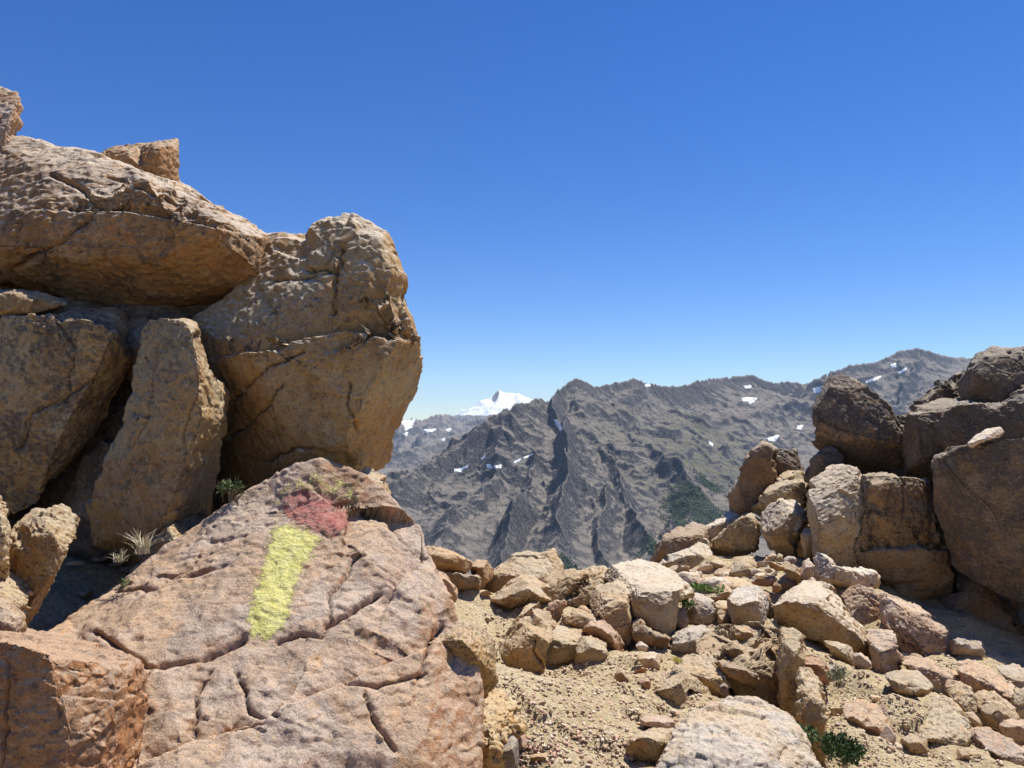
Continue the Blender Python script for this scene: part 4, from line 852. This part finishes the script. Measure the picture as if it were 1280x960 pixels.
def ground_z(X, Y):
    X = np.atleast_1d(np.asarray(X, float)); Y = np.atleast_1d(np.asarray(Y, float))
    sh = X.shape; x = X.ravel(); y = Y.ravel(); out = np.empty(len(x))
    xc = np.clip(x, -5, 10); yc = np.clip(y, -4, 11)
    for s in range(0, len(x), 40000):
        sl = slice(s, s + 40000)
        r = np.hypot(xc[sl, None] - gw[None, :, 0], yc[sl, None] - gw[None, :, 1])
        out[sl] = _tps(r) @ sol[:_n] + sol[_n] + sol[_n + 1] * xc[sl] + sol[_n + 2] * yc[sl]
    for s in range(0, len(x), 40000):
        sl = slice(s, s + 40000)
        r = np.hypot(x[sl, None] - base_pts[None, :, 0], y[sl, None] - base_pts[None, :, 1])
        out[sl] = np.minimum(out[sl], (base_pts[None, :, 2] - .02 + .45 * r).min(1))
    edge = 9.2 + .25 * np.sin(x * 2.1) + .12 * np.clip(x, -2, 8)
    out -= np.maximum(0, y - edge) ** 1.15 * .95
    out -= np.maximum(0, -x - 4.0) * .6 + np.maximum(0, x - 9.0) * .5
    return out.reshape(sh)
def ground_detail(x, y):
    p = np.stack([x, y, np.zeros_like(x)], -1)
    m = .035 * fbm3(p * 2.2, 4, 90) + .010 * fbm3(p * 9, 3, 95)
    f = facet3(np.stack([x * 2.6, y * 2.6, np.zeros_like(x)], -1), 71)
    return m + .03 * f
def grid_axis(lo, a, b, hi, step, n):
    return np.concatenate([np.linspace(lo, a, n)[:-1], np.arange(a, b, step), np.linspace(b, hi, n)])
gx = grid_axis(-13, -1.0, 6.6, 17, .028, 24); gy = grid_axis(-8, 2.9, 10.4, 17, .028, 24)
GX, GY = np.meshgrid(gx, gy)
GZ = ground_z(GX, GY) + ground_detail(GX.ravel(), GY.ravel()).reshape(GX.shape)
nr, nc = GX.shape; idx = np.arange(nr * nc).reshape(nr, nc)
gf = np.stack([idx[:-1, :-1], idx[:-1, 1:], idx[1:, 1:], idx[1:, :-1]], -1).reshape(-1, 4)
def dirt_material():
    m, nt, n, l, bs = new_mat("dirt")
    b = NB(nt)
    pos = n.new("ShaderNodeNewGeometry").outputs['Position']
    c = b.mix(b.ramp(b.noise(pos, 2.3, 6, .65), .38, .62), (.42, .33, .185), (.50, .41, .25))
    c = b.mix(b.ramp(b.noise(pos, 12, 6, .75), .5, .66, 0, .55), c, (.32, .235, .12))
    c = b.mix(b.ramp(b.voro(pos, 48, 'F1', 1), .62, .80, 0, .6), c, (.56, .45, .33))
    c = b.mix(b.ramp(b.voro(pos, 90, 'F1', 1), .25, .36, .55, 0), c, (.24, .16, .10))
    l.new(c, bs.inputs['Base Color']); bs.inputs['Roughness'].default_value = .95
    bs.inputs['Specular IOR Level'].default_value = .2
    v = b.voro(pos, 48)
    nb = b.bump(b.noise(pos, 18, 8, .75), .9, .03)
    l.new(b.bump(v, .7, -.012, nb), bs.inputs['Normal'])
    return m
M_DIRT = dirt_material()
ground = link_mesh('ground', np.stack([GX.ravel(), GY.ravel(), GZ.ravel()], -1), gf, M_DIRT)
tag(ground, kind='structure')

def hit_ground(px, py):
    d = np.linspace(2.0, 13, 1200)
    p = P(px, py, d)
    g = ground_z(p[:, 0], p[:, 1])
    k = np.argmax(p[:, 2] <= g)
    return p[k] if p[k, 2] <= g[k] else None


# ------------------------------------------------------------------ the painted trail mark
def poly_sd(x, y, poly):
    """signed distance to a closed polygon, + inside"""
    p = np.array(poly, float); d, _ = seg_dist(x, y, [tuple(v) for v in p] + [tuple(p[0])])
    ins = np.zeros(len(x), bool); j = len(p) - 1
    for i in range(len(p)):
        c = ((p[i, 1] > y) != (p[j, 1] > y)) & (x < (p[j, 0] - p[i, 0]) * (y - p[i, 1]) / (p[j, 1] - p[i, 1] + 1e-12) + p[i, 0])
        ins ^= c; j = i
    return np.where(ins, d, -d)

def paint_on(host, name, label, poly, mat, lift, hi=1.15):
    me = host.data; nv = len(me.vertices); org = np.array(host.location)
    co = np.empty(nv * 3, np.float32); me.vertices.foreach_get('co', co); co = co.reshape(-1, 3) + org
    no = np.empty(nv * 3, np.float32); me.vertex_normals.foreach_get('vector', no); no = no.reshape(-1, 3)
    nf = len(me.polygons); vi = np.empty(len(me.loops), np.int32); me.loops.foreach_get('vertex_index', vi)
    vi = vi.reshape(nf, -1) if len(vi) == nf * 4 else None
    x, y, _ = to_px(co.astype(float)); sd_ = poly_sd(x, y, poly)
    view = co - np.array([0, 0, CAMZ]); fr = (no * view).sum(1) < .1 * np.linalg.norm(view, axis=1)
    ok = (sd_ > -6) & fr
    f = vi[ok[vi].all(1)]
    lab = np.arange(nv)                      # keep the one connected sheet
    for _ in range(400):
        m = lab[f].min(1); new = lab.copy(); np.minimum.at(new, f.ravel(), np.repeat(m, 4))
        if (new == lab).all(): break
        lab = new
    vals, cnt = np.unique(lab[f[:, 0]], return_counts=True); f = f[lab[f[:, 0]] == vals[cnt.argmax()]]
    use = np.unique(f); mp = np.zeros(nv, np.int64); mp[use] = np.arange(len(use))
    o = link_mesh(name, co[use] + no[use] * lift, mp[f], mat, parent=host, origin=co[use].mean(0))
    put_attr(o.data, 'edge', np.clip(sd_[use] / 13 + .50, 0, hi))
    o['label'] = label
    return o
M_Y = paint_material('yellow_paint', (.60, .55, .13), (.68, .63, .24), .6)
M_R = paint_material('red_paint', (.37, .085, .065), (.50, .20, .15), .35)
paint_on(painted, 'paint_stripe', 'weathered yellow paint stripe', [(343, 652), (370, 658), (400, 667), (396, 686), (381, 708), (368, 743), (360, 780), (339, 800), (313, 798), (308, 776), (318, 741), (329, 706), (335, 680)], M_Y, .0016)
paint_on(painted, 'paint_stripe', 'faint yellow paint outline above the red patch', [(350, 650), (346, 628), (362, 606), (398, 594), (430, 600), (446, 622), (438, 634), (424, 622), (398, 614), (372, 620), (360, 634), (362, 654)], M_Y, .0012, .50)
paint_on(painted, 'paint_patch', 'weathered red paint patch', [(354, 645), (349, 630), (360, 616), (376, 611), (400, 617), (424, 627), (437, 643), (434, 664), (416, 670), (392, 664), (372, 655)], M_R, .0022)

# ------------------------------------------------------------------ snow patches on the mountains
nrT, ncT = None, None
_az_n = 59 + 59 + len(np.arange(432, 1330, .95)) + 11 + 60
ncT = _az_n; nrT = len(TV) // ncT
gpx = tpx.reshape(nrT, ncT); gpy = tpy.reshape(nrT, ncT); g3 = TV.reshape(nrT, ncT, 3)
row0 = np.argmax(np.hypot(g3[:, 300, 0], g3[:, 300, 1]) > 1450)
def hit_col(px, py):
    f = 118 + (px - 432) / .95; c = int(math.floor(f)); out = []
    for cc in (c, c + 1):
        col = gpy[row0:, cc]; k = int(np.argmax(col <= py))
        if col[k] > py: return None
        k = max(k, 1); t = (py - col[k - 1]) / (col[k] - col[k - 1] - 1e-9); t = min(max(t, 0), 1)
        out.append(g3[row0 + k - 1, cc] * (1 - t) + g3[row0 + k, cc] * t)
    w = f - c
    if abs(np.hypot(*out[0][:2]) - np.hypot(*out[1][:2])) > 60: return out[0]
    return out[0] * (1 - w) + out[1] * w
M_SNOW = plain_mat('snow', (.82, .84, .87), (.90, .91, .93), .05, .7)
def snow_patch(label, poly):
    p = np.array(poly, float); st = .42
    xs = np.arange(p[:, 0].min() - st, p[:, 0].max() + 2 * st, st); ys = np.arange(p[:, 1].min() - st, p[:, 1].max() + 2 * st, st)
    XX, YY = np.meshgrid(xs, ys); sd_ = poly_sd(XX.ravel(), YY.ravel(), poly) - .15 + 1.1 * pnoise2(XX.ravel() * .55 + 9, YY.ravel() * .8, 3) + .6 * pnoise2(XX.ravel() * 1.4, YY.ravel() * 1.9, 4)
    V = np.zeros((XX.size, 3)); okv = np.zeros(XX.size, bool)
    for i, (x, y) in enumerate(zip(XX.ravel(), YY.ravel())):
        if sd_[i] > -.45:
            h = hit_col(x, y)
            if h is not None:
                r = math.hypot(h[0], h[1]); V[i] = h + np.array([0, 0, r * (.0009 * min(sd_[i], .5) + .0001)]); okv[i] = True
    nr_, nc_ = XX.shape; idx = np.arange(XX.size).reshape(nr_, nc_)
    f = np.stack([idx[:-1, :-1], idx[1:, :-1], idx[1:, 1:], idx[:-1, 1:]], -1).reshape(-1, 4)
    f = f[okv[f].all(1)]
    if len(f) == 0: return
    use = np.unique(f); mp = np.zeros(XX.size, np.int64); mp[use] = np.arange(len(use))
    o = link_mesh('snow_patch', V[use], mp[f], M_SNOW, origin=V[use].mean(0))
    tag(o, label, 'snow', 'snow patches left on the mountains')
for lab, poly in (
    ('slanting white snow streak below the first sharp summit of the near mountain', [(692, 525), (696, 524), (704, 536), (700, 539), (695, 532)]),
    ('narrow snow patch lowest on the left flank of the near mountain', [(568, 586), (574, 586), (586, 581), (585, 584), (576, 590), (568, 590)]),
    ('left of two small side by side snow patches amid the near mountain', [(608, 580.5), (615, 580.5), (614.5, 585.5), (608, 585.5)]),
    ('right of two small side by side snow patches amid the near mountain', [(617, 582), (628, 580.5), (626.5, 585.5), (618, 586)]),
    ('thin snow streak to the right of the two side by side patches', [(642, 576.5), (652, 572.5), (651.5, 575.5), (643, 579.5)]),
    ('thinnest snow streak, reaching up right towards the central spur', [(654, 572), (666, 566.5), (667, 568.5), (655, 574)]),
    ('tiny snow fleck above the lowest patch of the near mountain', [(601, 573.5), (607, 568.5), (606.5, 572), (602, 575)]),
    ('little snow spot just under the crest of the near mountain', [(806, 481), (813, 479), (814, 483), (807, 484)]),
    ('largest notched snow patch in the bowl between the two summits', [(927, 497.5), (935, 496.5), (947, 497.5), (942, 504), (938, 505), (935, 501.5), (929, 501.5)]),
    ('small snow patch above the largest notched one in the bowl', [(930, 482.5), (938, 481.5), (940, 485), (932, 486)]),
    ('long thin snow streak on the left shoulder of the far right summit', [(1082, 477), (1100, 470), (1106, 470), (1096, 475.5), (1084, 480)]),
    ('short snow streak close under the far right summit', [(1122, 466), (1134, 459.5), (1135, 463), (1125, 468)]),
    ('small snow fleck near the crest left of the far right summit', [(1114, 456), (1121, 453.5), (1122, 458.6), (1116, 460)]),
    ('snow patch beside the top of the balanced egg-shaped boulder', [(1016, 486), (1027, 482.5), (1033, 483), (1025, 491.5), (1018, 491)]),
    ('snow patch on the dark slope left of the balanced egg-shaped boulder', [(995, 532.5), (1004, 531), (1001, 537.5), (996, 537)]),
    ('ragged snow patch below the dark cliff in the bowl', [(958, 548), (972.5, 543.5), (973, 547), (969, 551.5), (960, 551)]),
    ('tiny snow fleck on the scree left of the dark cliff', [(885, 551.5), (891, 554.5), (890.5, 557.5), (886, 555)]),
    ('broad white snow patch on the far blue ridge by the big leaning boulder', [(496, 526), (520, 524), (514, 536), (507, 538), (504, 531)]),
    ('flat snow streak in the middle of the far blue ridge', [(530, 537), (546, 535.5), (545, 538.5), (533, 541)]),
    ('small snow streak at the right end of the far blue ridge', [(556, 536.5), (566, 535.5), (561, 540)]),
    ('lowest small snow fleck on the far blue ridge', [(551, 549.5), (557, 547.5), (556, 552)]),
    ('snow fleck under the broad patch on the far blue ridge', [(503, 543), (511, 539.5), (509, 545.5)])):
    snow_patch(lab, poly)

# ------------------------------------------------------------------ woods on the lower slopes
def build_forest():
    r = np.random.default_rng(5)
    w = wood * (rT < 3000) * (rT > 1400)
    cand = np.where(w > .3)[0]
    pick = r.choice(cand, 9000, p=w[cand] / w[cand].sum())
    V = []; Fc = []; n = 0
    k = 6
    ang = np.arange(k) * 2 * math.pi / k
    for i in pick:
        c = TV[i] + np.array([r.uniform(-6, 6), r.uniform(-6, 6), -2]); h = r.uniform(4, 8); w_ = h * r.uniform(.28, .45)
        a0 = r.uniform(0, 6)
        V.append(c + np.stack([np.cos(ang + a0) * w_ * r.uniform(.7, 1.2, k), np.sin(ang + a0) * w_ * r.uniform(.7, 1.2, k), np.full(k, h * .15)], -1))
        V.append((c + np.array([r.uniform(-.6, .6), r.uniform(-.6, .6), h]))[None])
        V.append(c[None])
        for q in range(k):
            Fc.append((n + q, n + (q + 1) % k, n + k)); Fc.append((n + (q + 1) % k, n + q, n + k + 1))
        n += k + 2
    o = link_mesh('forest', np.vstack(V), np.array(Fc), plain_mat('forest_leaves', (.020, .036, .016), (.042, .062, .024), .08), smooth=False)
    tag(o, 'dark green woods on the lower slopes above the valley floor', 'forest', kind='stuff')
build_forest()

# ------------------------------------------------------------------ loose stones
def stone_mesh(seed, name='loose_stone'):
    import bmesh
    r = np.random.default_rng(seed)
    bm = bmesh.new(); bmesh.ops.create_icosphere(bm, subdivisions=2, radius=1.0)
    v = np.array([q.co[:] for q in bm.verts])
    for _ in range(9):
        nrm = r.normal(size=3); nrm /= np.linalg.norm(nrm); c = r.uniform(.35, .7)
        dd = v @ nrm - c; v = v - np.outer(np.maximum(dd, 0), nrm)
    v *= r.uniform(.75, 1.2, 3) * np.array([1, 1, .72])
    v *= 1 + .05 * fbm3(v * 3 + seed, 3, 2)[:, None]
    for q, c in zip(bm.verts, v): q.co = c
    me = bpy.data.meshes.new(name); bm.to_mesh(me); bm.free()
    me.materials.append(M_ROCK)
    return me
STONES = [stone_mesh(300 + i) for i in range(10)]
def loose(px, py, size, label, group, name, tints, rr):
    p = hit_ground(px, py)
    if p is None: return None
    o = bpy.data.objects.new(name, STONES[int(rr.integers(10))]); COL.objects.link(o)
    z = float(ground_z([p[0]], [p[1]])[0] + ground_detail(np.array([p[0]]), np.array([p[1]]))[0])
    o.location = (p[0], p[1], z + size * .25)
    o.scale = (size * rr.uniform(.7, 1.4), size * rr.uniform(.7, 1.3), size * rr.uniform(.6, 1.1))
    o.rotation_euler = (rr.uniform(-.5, .5), rr.uniform(-.5, .5), rr.uniform(0, 6.3))
    t = TINT[tints[int(rr.integers(len(tints)))]]; j = rr.uniform(.85, 1.15)
    o.color = (t[0] * j, t[1] * j, t[2] * j, .06)
    tag(o, label, 'stone', group)
    return o
rr = np.random.default_rng(77)
for _ in range(16):
    loose(rr.uniform(90, 230), rr.uniform(690, 790), rr.uniform(.02, .07), 'small stone lying in the shaded hollow under the left slabs', 'stones in the shaded hollow', 'rubble_stone', ['brown', 'ochre', 'tan'], rr)
for (x0, y0, x1, y1, n, s0, s1) in ((605, 860, 660, 955, 22, .012, .035), (640, 850, 840, 955, 34, .008, .03), (760, 820, 850, 870, 22, .015, .045), (790, 795, 850, 830, 12, .02, .05)):
    for _ in range(n):
        loose(rr.uniform(x0, x1), rr.uniform(y0, y1), s0 + (s1 - s0) * rr.uniform() ** 2, 'small loose angular stone lying on the dirt of the path', 'small stones strewn over the path', 'loose_stone', ['tan', 'pale', 'pink', 'ochre', 'rust'], rr)
for (x0, y0, x1, y1, n, s0, s1) in ((1020, 800, 1130, 950, 26, .015, .08), (1100, 840, 1260, 955, 30, .015, .08), (1000, 880, 1110, 955, 16, .01, .03)):
    for _ in range(n):
        loose(rr.uniform(x0, x1), rr.uniform(y0, y1), s0 + (s1 - s0) * rr.uniform() ** 2, 'small loose stone on the dirt slope among the sunlit slabs', 'small stones on the dirt slope', 'loose_stone', ['tan', 'pale', 'pink', 'ochre'], rr)
for (x0, y0, x1, y1, n, s0, s1) in ((560, 740, 700, 800, 7, .03, .08), (840, 710, 1010, 770, 34, .04, .14), (930, 690, 1020, 730, 25, .04, .12), (860, 770, 1000, 830, 8, .03, .09), (1000, 760, 1130, 850, 22, .03, .08), (600, 735, 800, 785, 24, .04, .12)):
    for _ in range(n):
        loose(rr.uniform(x0, x1), rr.uniform(y0, y1), s0 + (s1 - s0) * rr.uniform() ** 2, 'broken stone filling the spaces between the boulders of the ledge', 'broken stones between the boulders', 'rubble_stone', ['tan', 'pale', 'pink', 'ochre', 'brown', 'grey'], rr)

def build_gravel():
    r = np.random.default_rng(9); n = 11000
    u = r.uniform(size=n)
    px = np.where(u < .6, r.uniform(585, 900, n), r.uniform(900, 1290, n)); py = 960 - 190 * r.uniform(size=n) ** 1.1
    # positions on the ground by a coarse march
    d = np.linspace(2.6, 8.5, 160)
    zg = np.empty((n,)); X = np.empty(n); Y = np.empty(n); ok = np.zeros(n, bool)
    grid_d = {}
    pp = P(px[:, None], py[:, None], d[None, :])
    ix = np.clip(np.searchsorted(gx, pp[..., 0]), 1, len(gx) - 1); iy = np.clip(np.searchsorted(gy, pp[..., 1]), 1, len(gy) - 1)
    below = pp[..., 2] <= GZ[iy, ix]
    k = below.argmax(1); ok = below.any(1)
    X = pp[np.arange(n), k, 0]; Y = pp[np.arange(n), k, 1]
    X = X + r.uniform(-.02, .02, n); Y = Y + r.uniform(-.02, .02, n)
    ix = np.clip(np.searchsorted(gx, X), 1, len(gx) - 1); iy = np.clip(np.searchsorted(gy, Y), 1, len(gy) - 1)
    Z = GZ[iy, ix]
    X, Y, Z = X[ok], Y[ok], Z[ok]; n = len(X)
    sz = .0035 + .012 * r.uniform(size=n) ** 3
    base = np.array([(1, 0, 0), (0, 1, 0), (-1, 0, 0), (0, -1, 0), (0, 0, .8), (0, 0, -.6), ], float)
    V = base[None] * sz[:, None, None] * r.uniform(.6, 1.4, (n, 6, 3)) + r.normal(size=(n, 6, 3)) * sz[:, None, None] * .22
    a_ = r.uniform(0, 6.28, n); ca, sa = np.cos(a_)[:, None], np.sin(a_)[:, None]
    V = np.stack([V[..., 0] * ca - V[..., 1] * sa, V[..., 0] * sa + V[..., 1] * ca, V[..., 2]], -1) + np.stack([X, Y, Z + sz * .2], -1)[:, None]
    t = np.array([(0, 1, 4), (1, 2, 4), (2, 3, 4), (3, 0, 4), (1, 0, 5), (2, 1, 5), (3, 2, 5), (0, 3, 5)])
    Fc = (np.arange(n)[:, None, None] * 6 + t[None]).reshape(-1, 3)
    m, nt, nn, l, bs = new_mat('gravel'); b = NB(nt)
    pos = nn.new("ShaderNodeNewGeometry").outputs['Position']
    v = nn.new("ShaderNodeTexVoronoi"); v.inputs['Scale'].default_value = 30; l.new(pos, v.inputs['Vector'])
    sx = nn.new("ShaderNodeSeparateColor"); l.new(v.outputs['Color'], sx.inputs[0])
    c = b.mix(sx.outputs[0], (.36, .25, .15), (.60, .49, .37)); c = b.mix(b.ramp(sx.outputs[1], .7, .8), c, (.50, .31, .22))
    l.new(c, bs.inputs['Base Color']); bs.inputs['Roughness'].default_value = .9
    o = link_mesh('gravel', V.reshape(-1, 3), Fc, m, smooth=False)
    tag(o, 'fine gravel and grit spread over the dirt', 'gravel', kind='stuff')
build_gravel()

# ------------------------------------------------------------------ plants
def leaf_cloud(c, rx, ry, rz, n, ls, r, droop=.3):
    V = []; Fc = []
    sub = r.normal(size=(7, 3)) * .42; sub[:, 2] = np.abs(sub[:, 2]) * .7
    for i in range(n):
        q = r.normal(size=3); q /= np.linalg.norm(q); q = q * r.uniform(.3, 1) ** .6 * .55 + sub[i % 7] * 1.2
        if q[2] < -.3: q[2] = -.3
        p0 = c + q * np.array([rx, ry, rz]) + np.array([0, 0, rz * .4])
        dr = q + r.normal(size=3) * .6 + np.array([0, 0, .5]); dr /= np.linalg.norm(dr)
        sd_ = np.cross(dr, r.normal(size=3)); sd_ /= np.linalg.norm(sd_)
        L = ls * r.uniform(.6, 1.3); wd = L * .28
        up = np.cross(sd_, dr) * L * .12
        k = len(V)
        V += [p0, p0 + dr * L * .5 + sd_ * wd - up, p0 + dr * L, p0 + dr * L * .5 - sd_ * wd - up]
        Fc.append((k, k + 1, k + 2, k + 3))
    return np.array(V), np.array(Fc)
def blades(c, n, h, spread, r, w=.0022):
    V = []; Fc = []
    for i in range(n):
        a_ = r.uniform(0, 6.28); tilt = r.uniform(.1, 1) * spread; L = h * r.uniform(.5, 1.1)
        dx, dy = math.cos(a_), math.sin(a_); sx, sy = -dy * w, dx * w
        p0 = c + np.array([r.normal() * .012, r.normal() * .012, 0]); k = len(V)
        for t in (0, .35, .7, 1):
            b_ = p0 + np.array([dx * tilt * L * t * t, dy * tilt * L * t * t, L * t * (1 - .35 * tilt * t)]); ww = 1 - t * .85
            V += [b_ + np.array([sx, sy, 0]) * ww, b_ - np.array([sx, sy, 0]) * ww]
        for t in range(3): Fc.append((k + 2 * t, k + 2 * t + 1, k + 2 * t + 3, k + 2 * t + 2))
    return np.array(V), np.array(Fc)
def plant(name, label, cat, px, py, d, r_, n, ls, mat, seed, flat=.8):
    r = np.random.default_rng(seed); c = P(px, py, d)
    V, Fc = leaf_cloud(c, r_, r_, r_ * flat, n, ls, r)
    root = bpy.data.objects.new(name, None); COL.objects.link(root); root.location = Vector(c - np.array([0, 0, r_ * .3])); root.empty_display_size = .05
    bpy.context.view_layer.update()
    link_mesh('foliage', V, Fc, mat, parent=root, origin=c)
    SV, SF = blades(c - np.array([0, 0, r_ * .45]), 34, r_ * 1.9, 1.2, r, .0018)
    link_mesh('stem', SV, SF, M_STEM, parent=root, origin=c)
    tag(root, label, cat)
M_STEM = plain_mat('twig', (.16, .11, .06), (.25, .19, .11), 40)
M_G1 = plain_mat('shrub_leaf', (.045, .075, .02), (.10, .13, .035), 60)
M_G2 = plain_mat('fresh_leaf', (.10, .20, .03), (.16, .28, .05), 60)
M_G3 = plain_mat('dark_leaf', (.03, .065, .018), (.07, .12, .03), 50)
M_G4 = plain_mat('sage_leaf', (.20, .20, .11), (.30, .29, .17), 50)
M_GY = plain_mat('yellow_lichen', (.50, .42, .06), (.60, .52, .12), 50)
M_DRY = plain_mat('dry_grass', (.42, .36, .22), (.55, .50, .36), 60)
plant('small_shrub', 'small leafy shrub growing in the dark crack above the painted rock', 'shrub', 290, 618, 3.45, .065, 260, .018, M_G1, 1)
plant('small_shrub', 'dark green dense shrub at the bottom edge beside the brown pillar', 'shrub', 1056, 950, 4.0, .12, 1500, .022, M_G3, 2)
plant('green_plant', 'bright green low plant under the pale flat slab on the rim', 'plant', 880, 738, 7.4, .09, 300, .03, M_G2, 3, .5)
plant('green_plant', 'bright green sprig in the gap beside the smooth dark-fronted boulder', 'plant', 855, 758, 6.7, .05, 120, .03, M_G2, 4)
plant('green_plant', 'little green plant in the deep shade below the leaning slabs', 'plant', 165, 735, 3.15, .035, 90, .016, M_G1, 5)
plant('cushion_plant', 'sage-coloured cushion plant beside the shaded hollow stone on the slope', 'plant', 1048, 852, 5.0, .08, 420, .018, M_G4, 6, .5)
plant('lichen_clump', 'clump of bright yellow lichen on the sandy rock by the path', 'lichen', 847, 827, 4.75, .03, 260, .010, M_GY, 7, .5)
def tuft(label, px, py, d, n, h, seed):
    r = np.random.default_rng(seed); V, Fc = blades(P(px, py, d), n, h, 1.1, r)
    o = link_mesh('grass_tuft', V, Fc, M_DRY, origin=P(px, py, d)); tag(o, label, 'grass')
tuft('dry grass tuft at the upper left edge of the painted rock', 178, 692, 3.1, 90, .11, 21)
tuft('smaller dry grass tuft in shade left of the larger one', 150, 702, 3.2, 40, .06, 22)
